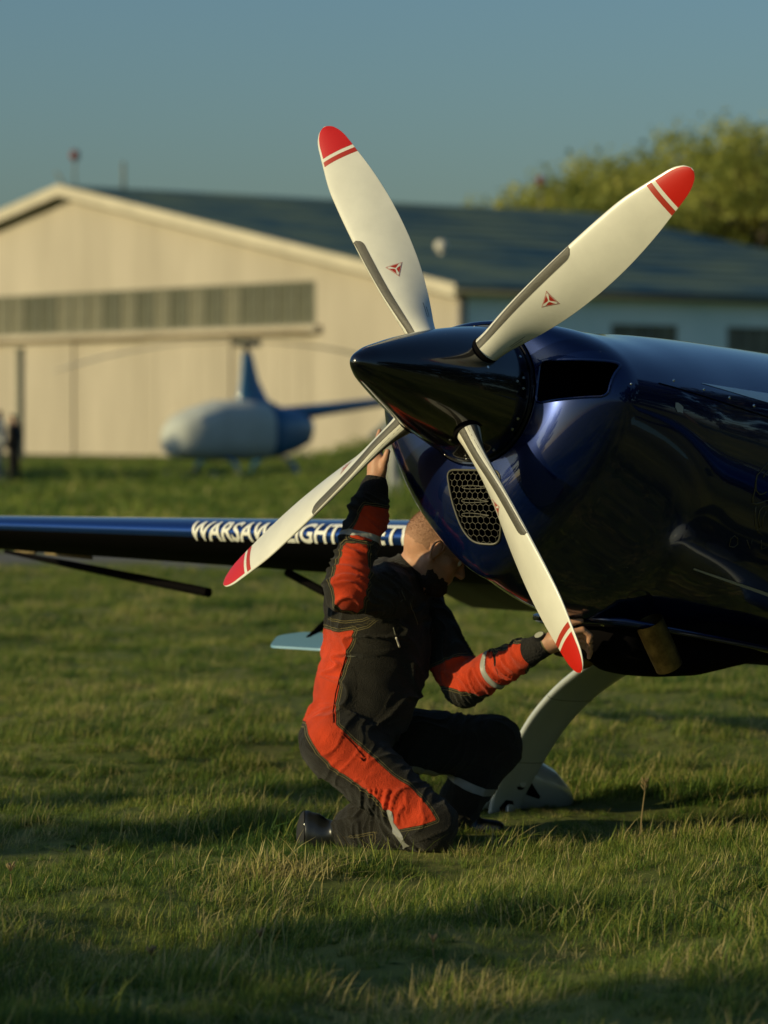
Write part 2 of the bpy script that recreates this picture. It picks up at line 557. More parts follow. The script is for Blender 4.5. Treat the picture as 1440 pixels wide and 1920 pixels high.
def zone(y0, y1, dens, kinds, s0, s1, margin):
    area_pts = []
    n_rows = max(1, int((y1 - y0) / 0.5))
    for i in range(n_rows):
        a = y0 + (y1 - y0) * i / n_rows; b = y0 + (y1 - y0) * (i + 1) / n_rows
        hw = 0.111 * b * 1.12 + margin
        n = int(dens * 2 * hw * (b - a))
        area_pts.append(np.stack([RNG.uniform(-hw, hw, n), RNG.uniform(a, b, n)], -1))
    P = np.concatenate(area_pts)
    c = clump(P[:, 0], P[:, 1], 2.2) + 0.6 * clump(P[:, 0], P[:, 1], 6.0)
    sc = RNG.uniform(s0, s1, len(P)) * (1 + 0.75 * c)
    k = RNG.integers(kinds[0], kinds[1], len(P))
    return P, sc, k, c


pts, scl, idx = [], [], []
for (y0, y1, dens, kinds, s0, s1, mg) in ((6.2, 9.0, 340, (0, 5), 0.68, 1.15, 0.8), (9.0, 13.5, 380, (0, 5), 0.60, 1.02, 1.0),
                                          (13.5, 22, 270, (0, 5), 0.58, 0.95, 1.2), (22, 34, 95, (0, 5), 0.85, 1.3, 1.5),
                                          (34, 45, 40, (0, 5), 1.1, 1.6, 1.5), (30, 45, 4, (7, 10), 0.7, 1.0, 2.0), (45, 118, 2.6, (7, 10), 1.0, 1.6, 4.0)):
    P, s, k, c = zone(y0, y1, dens, kinds, s0, s1, mg)
    if kinds[0] == 0:
        u = RNG.uniform(size=len(P))
        k = np.where((u < 0.13) & (c > -0.10), 5, k)
        dryc = clump(P[:, 0] + 31, P[:, 1] - 7, 1.1)
        k = np.where((u > 0.90) | ((dryc > 0.42) & (u > 0.55)), 6, k)
        weed = clump(P[:, 0] - 11, P[:, 1] + 5, 1.7)
        k = np.where((u > 0.28) & (u < 0.33 + 0.10 * (weed > 0.25)), 10, k)
        # two worn patches of dead straw beside the kneeling man
        for (px, py) in ((520, 1648), (790, 1600)):
            w = at(px, py, 8450 / (py - 795.0))
            d2 = ((P[:, 0] - w[0]) / 0.22) ** 2 + ((P[:, 1] - w[1]) / 0.16) ** 2
            k = np.where((d2 < 1) & (u > 0.35), 6, k)
    keep = ~((P[:, 1] > 30.5) & (P[:, 1] < 34.7))
    # under the knees, shins and the wheel the grass is pressed down
    for (ax, ay, bx, by, rr) in ((0.16, 10.55, -0.17, 10.75, 0.10), (0.25, 11.2, 0.75, 11.75, 0.20)):
        d = np.array([bx - ax, by - ay]); L2 = d @ d
        t = np.clip(((P[:, 0] - ax) * d[0] + (P[:, 1] - ay) * d[1]) / L2, 0, 1)
        dist = np.hypot(P[:, 0] - ax - t * d[0], P[:, 1] - ay - t * d[1])
        s = np.where(dist < rr, s * 0.45, s)
        front = (np.hypot(P[:, 0] - ax - t * d[0], (P[:, 1] + 0.22 - ay - t * d[1]) * 0.6) < rr + 0.08)
        s = np.where(front, s * 0.62, s)
    pts.append(P[keep]); scl.append(s[keep]); idx.append(k[keep])
P = np.concatenate(pts); S = np.concatenate(scl); K = np.concatenate(idx)
Z = ground_z(P[:, 0], P[:, 1])
me = bpy.data.meshes.new('grass')
me.vertices.add(len(P))
me.vertices.foreach_set('co', np.stack([P[:, 0], P[:, 1], Z], -1).astype(np.float32).ravel())
set_attr(me, 'scl', np.clip(S, 0.3, 3))
a = me.attributes.new('idx', 'INT', 'POINT'); a.data.foreach_set('value', K.astype(np.int32))
rot = np.stack([RNG.normal(0.0, 0.16, len(P)), RNG.normal(0.16, 0.16, len(P)), RNG.normal(0, 0.9, len(P))], -1)
a = me.attributes.new('rot', 'FLOAT_VECTOR', 'POINT'); a.data.foreach_set('vector', rot.astype(np.float32).ravel())
grass = link('grass', me)
tag(grass, 'short uneven airfield grass with dry straw among the blades', 'grass', kind='stuff')
gt = bpy.data.node_groups.new('grass_spread', 'GeometryNodeTree')
gt.interface.new_socket('Geometry', in_out='INPUT', socket_type='NodeSocketGeometry')
gt.interface.new_socket('Geometry', in_out='OUTPUT', socket_type='NodeSocketGeometry')
gi = gt.nodes.new('NodeGroupInput'); go = gt.nodes.new('NodeGroupOutput')
m2p = gt.nodes.new('GeometryNodeMeshToPoints')
iop = gt.nodes.new('GeometryNodeInstanceOnPoints')
ci = gt.nodes.new('GeometryNodeCollectionInfo')
ci.inputs['Collection'].default_value = tuft_col
ci.inputs['Separate Children'].default_value = True
ci.inputs['Reset Children'].default_value = True
iop.inputs['Pick Instance'].default_value = True


def nattr(nm, ty):
    n = gt.nodes.new('GeometryNodeInputNamedAttribute'); n.data_type = ty
    n.inputs['Name'].default_value = nm
    return n.outputs['Attribute']


gt.links.new(gi.outputs[0], m2p.inputs['Mesh'])
gt.links.new(m2p.outputs[0], iop.inputs['Points'])
gt.links.new(ci.outputs[0], iop.inputs['Instance'])
gt.links.new(nattr('idx', 'INT'), iop.inputs['Instance Index'])
gt.links.new(nattr('rot', 'FLOAT_VECTOR'), iop.inputs['Rotation'])
gt.links.new(nattr('scl', 'FLOAT'), iop.inputs['Scale'])
gt.links.new(iop.outputs[0], go.inputs[0])
md = grass.modifiers.new('spread', 'NODES'); md.node_group = gt

# ================================================================== HANGAR
HC = np.array([2.67, 122.0, 0.0])              # its near right corner
HD = np.array([-0.63, 0.776, 0.0]); HD /= np.linalg.norm(HD)     # along the gable front, away to the left
HE = np.array([0.776, 0.63, 0.0]); HE /= np.linalg.norm(HE)      # along the side, away to the right
HN = np.array([-HE[0], -HE[1], 0])             # outward from the gable front
SN = -HD                                       # outward from the side wall
EAVE, RIDGE, HALF, LEN = 6.05, 10.75, 24.4, 28.3
hangar = empty('hangar', tuple(HC))
tag(hangar, 'wide cream gabled aircraft hangar with a dark roof behind the helicopter', 'hangar')


def hp(s, t, z, out=0.0, side=0.0):
    return HD * s + HE * t + HN * out + SN * side + np.array([0, 0, z])


def hbox(mb, s0, s1, t0, t1, z0, z1):
    P = [hp(s, t, z) for s in (s0, s1) for t in (t0, t1) for z in (z0, z1)]
    mb.add(P, [(0, 1, 3, 2), (4, 6, 7, 5), (0, 4, 5, 1), (2, 3, 7, 6), (0, 2, 6, 4), (1, 5, 7, 3)])


def roof_z(s):
    return RIDGE - (RIDGE - EAVE) * abs(s - HALF) / HALF


W0, W1, WZ0, WZ1 = 8.3, 40.5, 4.98, 6.62
# gable wall: an extruded outline with the window band left open
mb = MB()


def gable_piece(mb, pts, t0=0.0, t1=0.35):
    n = len(pts)
    Vv = [hp(s, t0, z) for s, z in pts] + [hp(s, t1, z) for s, z in pts]
    mb.add(Vv, [tuple(range(n)), tuple(range(2 * n - 1, n - 1, -1))] + [(i, (i + 1) % n, n + (i + 1) % n, n + i) for i in range(n)])


gable_piece(mb, [(0, 0), (W0, 0), (W0, roof_z(W0)), (0, EAVE)])
gable_piece(mb, [(W1, 0), (2 * HALF, 0), (2 * HALF, EAVE), (W1, roof_z(W1))])
gable_piece(mb, [(W0, WZ1), (W1, WZ1), (W1, roof_z(W1)), (HALF, RIDGE), (W0, roof_z(W0))])
mb.build('gable_wall', M['white_wall'], hangar, smooth=False, sharp=None)
# sliding door leaves under the window band, alternately on two rails
edges = np.linspace(W0, W1, 7)
leaf_me = None
for i in range(6):
    mb = MB()
    t = 0.05 if i % 2 else 0.16
    w = edges[1] - edges[0]
    hbox(mb, -0.02, w + 0.02, 0, 0.10, 0.05, WZ0 - 0.30)
    for q in np.linspace(0.5, w - 0.5, 7): hbox(mb, q - 0.03, q + 0.03, -0.015, 0.0, 0.1, WZ0 - 0.38)
    if leaf_me is None:
        o = mb.build('door_leaf', M['white_wall'], hangar, smooth=False, sharp=None); leaf_me = o.data
    else:
        o = link('door_leaf', leaf_me, None, hangar)
    o.location = tuple(hp(edges[i], t, 0))
mb = MB(); hbox(mb, W0 - 0.4, W1 + 0.4, -0.30, 0.34, WZ0 - 0.28, WZ0 - 0.02)
mb.build('door_rail', M['white_wall'], hangar, smooth=False, sharp=None)
mb = MB(); hbox(mb, W0, W1, -0.34, -0.302, WZ0 - 0.26, WZ0 - 0.20)
mb.build('rail_track', M['beam'], hangar, smooth=False, sharp=None)
# window band: frame and panes
mb = MB()
hbox(mb, W0, W1, -0.03, 0.10, WZ1 - 0.08, WZ1 + 0.0)
hbox(mb, W0, W1, -0.03, 0.10, WZ0 - 0.0, WZ0 + 0.08)
step = 1.15
npan = int((W1 - W0) / step)
step = (W1 - W0) / npan
for i in range(npan + 1):
    hbox(mb, W0 + i * step - 0.05, W0 + i * step + 0.05, -0.025, 0.09, WZ0 + 0.08, WZ1 - 0.08)
mb.build('window_frame', M['post_grey'], hangar, smooth=False, sharp=None)
rp = random.Random(4)
pane_me = {}
for i in range(npan):
    kind = rp.choice(['dark_glass', 'dark_glass', 'pale_pane', 'dark_glass'])
    if kind not in pane_me:
        mb = MB(); hbox(mb, 0.05, step - 0.05, 0.0, 0.03, WZ0 + 0.08, WZ1 - 0.08)
        o = mb.build('window_pane', M[kind], hangar, smooth=False, sharp=None); pane_me[kind] = o.data
    else: o = link('window_pane', pane_me[kind], None, hangar)
    o.location = tuple(hp(W0 + i * step, 0.04 + rp.uniform(0, 0.02), 0))
# side wall with real window openings
mb = MB()
sw = [(7.23, 10.6), (13.15, 16.5), (19.05, 22.4), (24.4, 27.4)]
SZ0, SZ1 = 3.35, 4.95


def sbox(mb, t0, t1, z0, z1, a0=0.0, a1=0.35):
    P = [hp(s, t, z) for s in (a0, a1) for t in (t0, t1) for z in (z0, z1)]
    mb.add(P, [(0, 1, 3, 2), (4, 6, 7, 5), (0, 4, 5, 1), (2, 3, 7, 6), (0, 2, 6, 4), (1, 5, 7, 3)])


prev = 0.36
for (a, b) in sw:
    sbox(mb, prev, a, 0, EAVE - 0.02)
    sbox(mb, a, b, 0, SZ0); sbox(mb, a, b, SZ1, EAVE - 0.02)
    prev = b
sbox(mb, prev, LEN, 0, EAVE - 0.02)
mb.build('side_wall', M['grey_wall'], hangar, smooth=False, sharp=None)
for (a, b) in sw:
    mb = MB(); sbox(mb, a, b, SZ0, SZ1, 0.12, 0.16)
    wd = mb.build('side_window', M['dark_glass'], hangar, smooth=False, sharp=None)
    mb = MB()
    for q in np.linspace(a, b, 5): sbox(mb, max(a, q - 0.04), min(b, q + 0.04), SZ0, SZ1, 0.07, 0.118)
    mb.build('glazing_bar', M['post_grey'], wd, smooth=False, sharp=None)
# far walls
mb = MB()
gable_piece(mb, [(0, 0), (2 * HALF, 0), (2 * HALF, EAVE - 0.02), (HALF, RIDGE - 0.02), (0, EAVE - 0.02)], LEN, LEN + 0.3)
hbox(mb, 2 * HALF - 0.35, 2 * HALF, 0.36, LEN - 0.01, 0, EAVE - 0.02)
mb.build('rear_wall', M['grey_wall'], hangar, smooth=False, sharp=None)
# roof: two slabs, ridge cap, fascias
for sgn in (0, 1):
    mb = MB()
    s_a, s_b = (-0.5, HALF) if sgn == 0 else (HALF, 2 * HALF + 0.5)
    za, zb = roof_z(s_a), roof_z(s_b)
    Vv = [hp(s, t, z + dz) for (s, z) in ((s_a, za), (s_b, zb)) for t in (-0.6, LEN + 0.6) for dz in (0.03, 0.22)]
    mb.add(Vv, [(0, 1, 3, 2), (4, 6, 7, 5), (0, 4, 5, 1), (2, 3, 7, 6), (0, 2, 6, 4), (1, 5, 7, 3)])
    mb.build('roof_slope', M['roof'], hangar, smooth=False, sharp=None)
    mb = MB()
    Vv = [hp(s, t, z + dz) for (s, z) in ((s_a, za), (s_b, zb)) for t in (-0.66, -0.602) for dz in (-0.22, 0.24)]
    mb.add(Vv, [(0, 1, 3, 2), (4, 6, 7, 5), (0, 4, 5, 1), (2, 3, 7, 6), (0, 2, 6, 4), (1, 5, 7, 3)])
    mb.build('rake_board', M['roof_edge'], hangar, smooth=False, sharp=None)
# felt laps on the slope that faces the camera
for k in range(1, 12):
    s = HALF * k / 12
    z = roof_z(s) + 0.235
    mb = MB()
    mb.tube([hp(s, -0.6, z), hp(s, LEN + 0.6, z)], 0.03, 6)
    mb.build('felt_lap', M['roof'], hangar, sharp=None)
mb = MB(); mb.tube([hp(-0.58, -0.6, EAVE - 0.12), hp(-0.58, LEN + 0.6, EAVE - 0.12)], 0.08, 8)
mb.build('gutter', M['post_grey'], hangar)
mb = MB(); mb.tube([hp(-0.10, -0.14, 0.0), hp(-0.10, -0.14, EAVE - 0.05)], 0.13, 8)
mb.build('drainpipe', M['white_wall'], hangar)


def roof_hit(px, py):
    d = at(px, py, 1.0) - CAM_P
    # plane of the right slope
    a = HC + hp(0, 0, EAVE + 0.22); n = np.cross(HE, hp(HALF, 0, RIDGE + 0.22) - hp(0, 0, EAVE + 0.22))
    return CAM_P + d * (((a - CAM_P) @ n) / (d @ n))


w = roof_hit(827, 476)
vent = empty('roof_vent', tuple(w))
tag(vent, 'round white vent cap standing on the dark hangar roof', 'vent')
mb = MB(); mb.tube([(0, 0, -0.1), (0, 0, 0.25)], 0.10, 10); mb.build('pipe', M['white_cap'], vent)
mb = MB(); mb.ball((0, 0, 0.30), (0.24, 0.24, 0.22)); mb.build('cap', M['white_cap'], vent)


def obstruction_lamp(px_, zh, t, lab):
    base = HC + hp(HALF, t, RIDGE + 0.2)
    o = empty('obstruction_lamp', tuple(base))
    tag(o, lab, 'lamp', 'red balls on masts along the roof ridge')
    m = MB(); m.tube([(0, 0, -0.1), (0, 0, zh)], 0.04, 8); m.build('mast', M['post_grey'], o)
    m = MB(); m.ball((0, 0, zh + 0.15), (0.20, 0.20, 0.24)); m.build('lamp_ball', M['red_ball'], o)
    return o


obstruction_lamp(143, 1.1, 0.2, 'red ball on a thin mast over the front gable peak')
obstruction_lamp(1030, 1.2, 25.5, 'red ball on a mast at the far end of the ridge before the trees')
for (t, hh, lean, lab) in ((2.6, 1.1, 0.0, 'short upright aerial just behind the gable peak'),):
    b = HC + hp(HALF, t, RIDGE + 0.2)
    o = empty('roof_aerial', tuple(b)); tag(o, lab, 'aerial', 'thin aerials on the hangar roof')
    m = MB(); m.tube([(0, 0, -0.1), (lean, 0, hh)], 0.07, 8); m.build('mast', M['post_grey'], o)
b = HC + hp(HALF + 1.2, 0.5, roof_z(HALF + 1.2) + 0.2)
o = empty('roof_aerial', tuple(b)); tag(o, 'tilted thin aerial left of the red ball over the gable', 'aerial', 'thin aerials on the hangar roof')
m = MB(); m.tube([(0.3, 0, -0.1), (-0.35, 0, 0.9)], 0.05, 8); m.build('mast', M['post_grey'], o)

# the tall grey post at the left in front of the hangar doors
d = 112.0
b = at(38, 868, d); b[2] = 0
post = empty('grey_post', tuple(b)); tag(post, 'tall slim grey post in front of the hangar doors', 'post')
m = MB(); m.tube([(0, 0, -0.2), (0, 0, 3.65)], 0.13, 10); m.build('shaft', M['post_grey'], post)
m = MB(); m.tube([(0, 0, 3.652), (0, 0, 3.75)], 0.16, 10); m.build('cap', M['post_grey'], post)


# ================================================================== TREES
def leaf_cloud(centres, radii, n, size, seed, up=0.2, feather=1.15):
    r = np.random.default_rng(seed)
    centres = np.asarray(centres, float); radii = np.asarray(radii, float)
    wts = radii ** 2; wts /= wts.sum()
    ci_ = r.choice(len(centres), n, p=wts)
    v = r.normal(size=(n, 3)); v /= np.linalg.norm(v, axis=1)[:, None]
    rad = radii[ci_] * feather * r.uniform(0.12, 1.15, n) ** 0.7
    C_ = centres[ci_] + v * rad[:, None] * np.array([1, 1, 0.85])
    nrm = v + r.normal(0, 0.8, (n, 3)); nrm[:, 2] += up
    nrm /= np.linalg.norm(nrm, axis=1)[:, None]
    a = np.cross(nrm, r.normal(size=(n, 3))); a /= np.linalg.norm(a, axis=1)[:, None]
    b = np.cross(nrm, a)
    s = size * r.uniform(0.5, 1.4, n)[:, None]
    Vv = np.stack([C_ - a * s, C_ - b * s * 0.6 + a * s * 0.1, C_ + a * s, C_ + b * s * 0.6], 1).reshape(-1, 3)
    Ff = np.arange(4 * n).reshape(n, 4)
    tint = np.repeat(r.normal(0.35, 0.13, n) + 0.12 * r.normal(size=len(centres))[ci_], 4)
    return Vv, Ff, tint


def tree(name, loc, height, spread, n_leaf, leaf_size, seed, mat_leaf, label, group=None, crown_from=0.25, n_limb=14, cat='tree', clump_r=0.2):
    r = np.random.default_rng(seed)
    o = empty(name, loc)
    tag(o, label, cat, group)
    m = MB()
    tr = 0.022 * height + 0.02
    pts = [np.array([0, 0, -0.2])]
    for k in range(1, 7):
        pts.append(np.array([r.normal(0, 0.012 * height), r.normal(0, 0.012 * height), height * 0.86 * k / 6]))
    m.tube(pts, [tr * (1 - 0.82 * k / 6) * (1.35 if k == 0 else 1) for k in range(7)], 8)
    m.build('trunk', M['bark'], o)
    cs, rs = [], []
    m = MB()
    for k in range(n_limb):
        u = crown_from + (0.95 - crown_from) * (k + r.uniform(0, 0.8)) / n_limb
        st = np.array([np.interp(u * height, [p[2] for p in pts], [p[q] for p in pts]) for q in range(2)] + [u * height * 0.86])
        az = k * 2.4 + r.uniform(-0.4, 0.4)
        prof = math.sin(PI * min(1, (u - crown_from) / (1.02 - crown_from) * 0.8 + 0.2)) ** 0.7
        ln = spread * prof * r.uniform(0.75, 1.1)
        en = st + np.array([math.cos(az) * ln, math.sin(az) * ln, ln * r.uniform(0.25, 0.7) + 0.06 * height])
        md_ = (st + en) / 2 + np.array([0, 0, -0.05 * ln])
        m.tube([st, md_, en], [tr * 0.33, tr * 0.2, tr * 0.07], 5)
        for q, f in ((0.55, 0.75), (0.85, 0.9), (1.05, 0.8)):
            cs.append(st + (en - st) * q + r.normal(0, 0.1 * spread, 3)); rs.append(clump_r * spread * r.uniform(0.7, 1.35) * f)
    m.build('limbs', M['bark'], o, sharp=None)
    cs.append(pts[-1] + np.array([0, 0, 0.06 * height])); rs.append(clump_r * spread)
    Vv, Ff, T = leaf_cloud(cs, rs, n_leaf, leaf_size, seed + 1)
    me_ = bpy.data.meshes.new('crown'); me_.from_pydata(Vv.tolist(), [], Ff.tolist())
    set_attr(me_, 'tint', T)
    link('crown', me_, M[mat_leaf], o)
    return o


G_T = 'spring trees behind the hangar'
tree_specs = [(946, 326, 168, 3.8, 'small light green tree at the left end of the row behind the roof'),
              (1085, 290, 176, 4.8, 'yellow green tree behind the ridge end, second from the left of the row'),
              (1150, 262, 184, 5.6, 'broad green tree behind the red propeller tip'),
              (1238, 240, 192, 6.0, 'tall tree right of the propeller tip behind the hangar'),
              (1335, 222, 182, 6.0, 'tall yellow green tree near the right edge behind the hangar'),
              (1425, 208, 176, 6.4, 'tallest tree at the right edge behind the hangar'),
              (1520, 215, 184, 6.4, 'tree beyond the right edge behind the hangar')]
for i, (px, py, d, sp, lab) in enumerate(tree_specs):
    b = at(px, py, d); H_ = b[2]; b[2] = 0
    tree('spring_tree', tuple(b), H_ / 1.04, sp, 9500, 0.185, 100 + 7 * i, 'spring_leaf', lab, G_T, crown_from=0.10, n_limb=40, clump_r=0.25)
for i, (px, py, d) in enumerate(((860, 372, 210), (800, 368, 214))):
    b = at(px, py, d); H_ = b[2]; b[2] = 0
    tree('spring_tree', tuple(b), H_ / 1.04, 4.4, 2500, 0.4, 200 + i, 'spring_leaf',
         ('treetop showing just above the roof ridge, right one', 'treetop showing just above the roof ridge, left one')[i], G_T, crown_from=0.3)

# trees standing outside the frame: to the left they throw the long shadow bands, to the right an added row darkens what the paint mirrors
SUN_H = np.array([SUN_DIR.x, SUN_DIR.y, 0]); SUN_H /= np.linalg.norm(SUN_H)


def shade_tree(px, py, dist, ceil, spread, seed, lab, n=8000, cf=0.10, size=0.12):
    g0 = at(px, py, 8450.0 / (py - 795.0)); g0[2] = 0
    loc = g0 + SUN_H * dist
    tree('field_maple', tuple(loc), (ceil + dist * math.tan(SUN_EL)) / 1.04, spread, n, size, seed, 'dark_leaf', lab,
         'trees left of the apron', crown_from=cf, n_limb=14)


shade_tree(230, 1500, 12.0, 1.00, 0.42, 300, 'thin sapling left of the frame beside the slender tree', n=2600)
shade_tree(150, 1565, 13.0, 0.90, 0.62, 301, 'slender young tree left of the frame, nearest the wing')
shade_tree(120, 1785, 13.0, 0.80, 0.78, 302, 'slim tree left of the frame beside the camera')
shade_tree(60, 1870, 12.0, 0.75, 0.50, 306, 'young tree left of the frame, nearest the camera')
shade_tree(150, 1990, 15.0, 0.95, 0.85, 303, 'second slim tree left of the frame beside the camera')
b = at(0, 905, 78.0); b[2] = 0
b = b + SUN_H * 20
tree('field_maple', tuple(b), 7.6, 4.2, 5000, 0.22, 304, 'dark_leaf', 'round tree far to the left whose shade reaches the helicopter', 'trees left of the apron', crown_from=0.08)
b = at(300, 900, 84.0); b[2] = 0
b = b + SUN_H * 28
tree('field_maple', tuple(b), 9.6, 4.6, 6000, 0.24, 305, 'dark_leaf', 'larger round tree far to the left of the helicopter', 'trees left of the apron', crown_from=0.08)
dk = None  # unseen row, added so the cowl paint reflects something dark
for i in range(14):
    loc = (18.5 + 1.6 * math.sin(i * 2.1), -6 + i * 4.6, 0)
    if dk is None:
        dk = tree('added_tree', loc, 9.5, 4.6, 3800, 0.30, 400, 'dark_leaf', 'dark tree added outside the right of the frame to darken reflections', 'trees added on the right for the reflections', crown_from=0.04, n_limb=18)
    else:
        c = copy_tree(dk); c.location = loc
        c.rotation_euler = (0, 0, i * 1.3); sc_ = 0.85 + 0.25 * ((i * 37) % 10) / 10
        c.scale = (sc_, sc_, sc_)
        c['label'] = 'dark tree added outside the right of the frame to darken reflections'


# ================================================================== HELICOPTER
d = 80.5
hb = at(458, 893, d); hb[2] = float(ground_z(hb[0], hb[1]))
heli = empty('helicopter', tuple(hb))
tag(heli, 'small blue helicopter under a grey fabric cover parked before the hangar', 'helicopter')
heli.rotation_euler = (0, 0, math.atan2(-0.60, -0.80))         # nose towards camera left
S_ = 1.0                                                      # local: x forwards, y left, z up


def hsec(x, hw, zb, zt, n=36, e=2.7):
    zc, hh = (zb + zt) / 2, (zt - zb) / 2
    R_ = []
    for k in range(n):
        w = 2 * PI * k / n
        c, s = math.cos(w), math.sin(w)
        R_.append((x * S_, S_ * hw * abs(c) ** (2 / e) * np.sign(c), S_ * (zc + hh * abs(s) ** (2 / e) * np.sign(s))))
    return R_


m = MB()
m.loft([hsec(*a) for a in ((2.10, .22, .74, 1.08), (2.04, .42, .60, 1.30), (1.82, .56, .51, 1.50), (1.4, .62, .46, 1.68), (0.8, .66, .44, 1.84), (0.1, .66, .44, 1.86), (-0.45, .64, .46, 1.80), (-0.5, .60, .48, 1.76))])
m.build('cabin_cover', M['heli_cover'], heli, sharp=None)
m = MB()
m.loft([hsec(*a) for a in ((-0.40, .58, .47, 1.74), (-0.9, .56, .52, 1.72), (-1.4, .46, .66, 1.62), (-1.75, .30, .82, 1.50), (-1.85, .2, .95, 1.42))])
m.build('engine_bay', M['heli_blue'], heli, sharp=None)
m = MB()
m.loft([hsec(*a) for a in ((-1.2, .20, 1.34, 1.70), (-2.5, .16, 1.52, 1.80), (-4.5, .11, 1.78, 1.98), (-6.6, .07, 2.02, 2.14))])
tb = m.build('tail_boom', M['heli_blue'], heli, sharp=None)
m = MB(); m.box((-6.5 * S_, 0, 2.2 * S_), (0.5 * S_, 0.04, 0.9 * S_)); m.build('tail_fin', M['heli_blue'], tb, sharp=30)
m = MB(); m.tube([(-6.4 * S_, 0.12, 2.05 * S_), (-6.4 * S_, 0.14, 2.7 * S_)], 0.05, 6); m.tube([(-6.4 * S_, 0.12, 2.05 * S_), (-6.4 * S_, 0.14, 1.4 * S_)], 0.05, 6)
m.build('tail_rotor', M['post_grey'], tb)
m = MB()


def msec(z, x0, x1, hw, n=20):
    R_ = []
    for k in range(n):
        w = 2 * PI * k / n
        R_.append((((x0 + x1) / 2 + (x1 - x0) / 2 * math.cos(w)) * S_, hw * math.sin(w) * S_, z * S_))
    return R_


m.loft([msec(*a) for a in ((1.65, -1.15, 0.24, .24), (1.86, -0.66, 0.20, .17), (2.3, -0.40, 0.12, .12), (2.85, -0.24, 0.06, .09), (2.95, -0.20, 0.04, .08))])
m.build('mast_fairing', M['heli_blue'], heli, sharp=None)
m = MB(); m.tube([(-0.08 * S_, 0, 2.9 * S_), (-0.08 * S_, 0, 3.20 * S_)], 0.06, 8); m.box((-0.08 * S_, 0, 3.17 * S_), (0.62, 0.22, 0.16))
m.build('rotor_head', M['post_grey'], heli)
for sg in (1, -1):
    m = MB()
    rr = [(-0.08 * S_ + sg * (0.3 + 5.0 * k / 8) * S_, 0, (3.20 - 0.75 * (k / 8) ** 2) * S_) for k in range(9)]
    m.loft([[(x, -0.09, z - 0.010), (x, 0.09, z - 0.010), (x, 0.09, z + 0.012), (x, -0.09, z + 0.012)] for x, y, z in rr])
    m.build('rotor_blade', M['roof_edge'], heli, sharp=None)
for sy in (1, -1):
    m = MB()
    m.tube([(1.55 * S_, sy * 0.95 * S_, 0.16), (1.35 * S_, sy * 0.95 * S_, 0.06), (-1.5 * S_, sy * 0.95 * S_, 0.06)], 0.045, 8)
    sk = m.build('skid', M['heli_blue'], heli)
    for x in (0.75, -0.85):
        m = MB(); m.tube([(x * S_, sy * 0.40 * S_, 0.52 * S_), (x * S_, sy * 0.8 * S_, 0.36 * S_), (x * S_, sy * 0.95 * S_, 0.07)], 0.055, 8)
        m.build('skid_strut', M['heli_blue'], sk)


# ================================================================== FIGURES FAR OFF
def far_person(loc, face, cloth, trousers, label, h=1.72, arm=None, group=None):
    """small standing figure: one skinned body, clothes and hair as parts"""
    o = empty('person', loc, (0, 0, face))
    tag(o, label, 'person', group)
    J = {'pel': (0, 0, .93), 'ch': (0, 0, 1.30), 'nk': (0, 0, 1.48), 'hd': (.02, 0, 1.60), 'ht': (.02, 0, 1.70)}
    for s, n_ in ((1, 'l'), (-1, 'r')):
        J['hip' + n_] = (0, s * .09, .88); J['kn' + n_] = (.03 * s, s * .10, .48); J['an' + n_] = (-.02 + .08 * s, s * .11, .08); J['to' + n_] = (.12 + .08 * s, s * .12, .03)
        J['sh' + n_] = (0, s * .19, 1.42); J['el' + n_] = (-.03, s * .25, 1.15); J['ha' + n_] = (.10, s * .24, .92)
    if arm: J['elr'], J['har'] = arm
    E = [('pel', 'ch'), ('ch', 'nk'), ('nk', 'hd'), ('hd', 'ht')]
    for n_ in 'lr': E += [('pel', 'hip' + n_), ('hip' + n_, 'kn' + n_), ('kn' + n_, 'an' + n_), ('an' + n_, 'to' + n_), ('ch', 'sh' + n_), ('sh' + n_, 'el' + n_), ('el' + n_, 'ha' + n_)]
    Rr = {'pel': (.15, .12), 'ch': (.17, .12), 'nk': (.06, .06), 'hd': (.085, .095), 'ht': (.06, .07)}
    for n_ in 'lr':
        for k_, v_ in (('hip', .10), ('kn', .065), ('an', .05), ('to', .04), ('sh', .07), ('el', .05), ('ha', .045)): Rr[k_ + n_] = (v_, v_)
    names = list(J)
    me_ = bpy.data.meshes.new('body')
    k = h / 1.72
    me_.from_pydata([tuple(c * k for c in J[n_]) for n_ in names], [(names.index(a), names.index(b)) for a, b in E], [])
    tmp = bpy.data.objects.new('tmp', me_); COL.objects.link(tmp)
    md_ = tmp.modifiers.new('s', 'SKIN'); md_.use_smooth_shade = True
    for i, n_ in enumerate(names):
        me_.skin_vertices[0].data[i].radius = tuple(c * k for c in Rr[n_]); me_.skin_vertices[0].data[i].use_root = (n_ == 'pel')
    tmp.modifiers.new('u', 'SUBSURF').levels = 1
    bpy.context.view_layer.update()
    ev = tmp.evaluated_get(bpy.context.evaluated_depsgraph_get())
    res = bpy.data.meshes.new_from_object(ev)
    bpy.data.objects.remove(tmp)
    res.name = 'body'
    link('body', res, M['skin'], o)
    Vv = np.array([v.co for v in res.vertices]); Nn = np.array([v.normal for v in res.vertices])
    for nm, mt_, z0, z1, off in (('jacket', cloth, .88 * k, 1.50 * k, .014), ('trousers', trousers, .06 * k, .92 * k, .012), ('hair', 'beard', 1.62 * k, 2, .010)):
        fs = [tuple(p.vertices) for p in res.polygons if z0 < p.center.z < z1 and not (nm == 'trousers' and abs(p.center.y) > .2 * k)]
        used = sorted({i for f in fs for i in f}); mp = {i: q for q, i in enumerate(used)}
        if fs: link(nm, make_mesh(nm, Vv[used] + Nn[used] * off, [[mp[i] for i in f] for f in fs]), M[mt_], o)
    return o


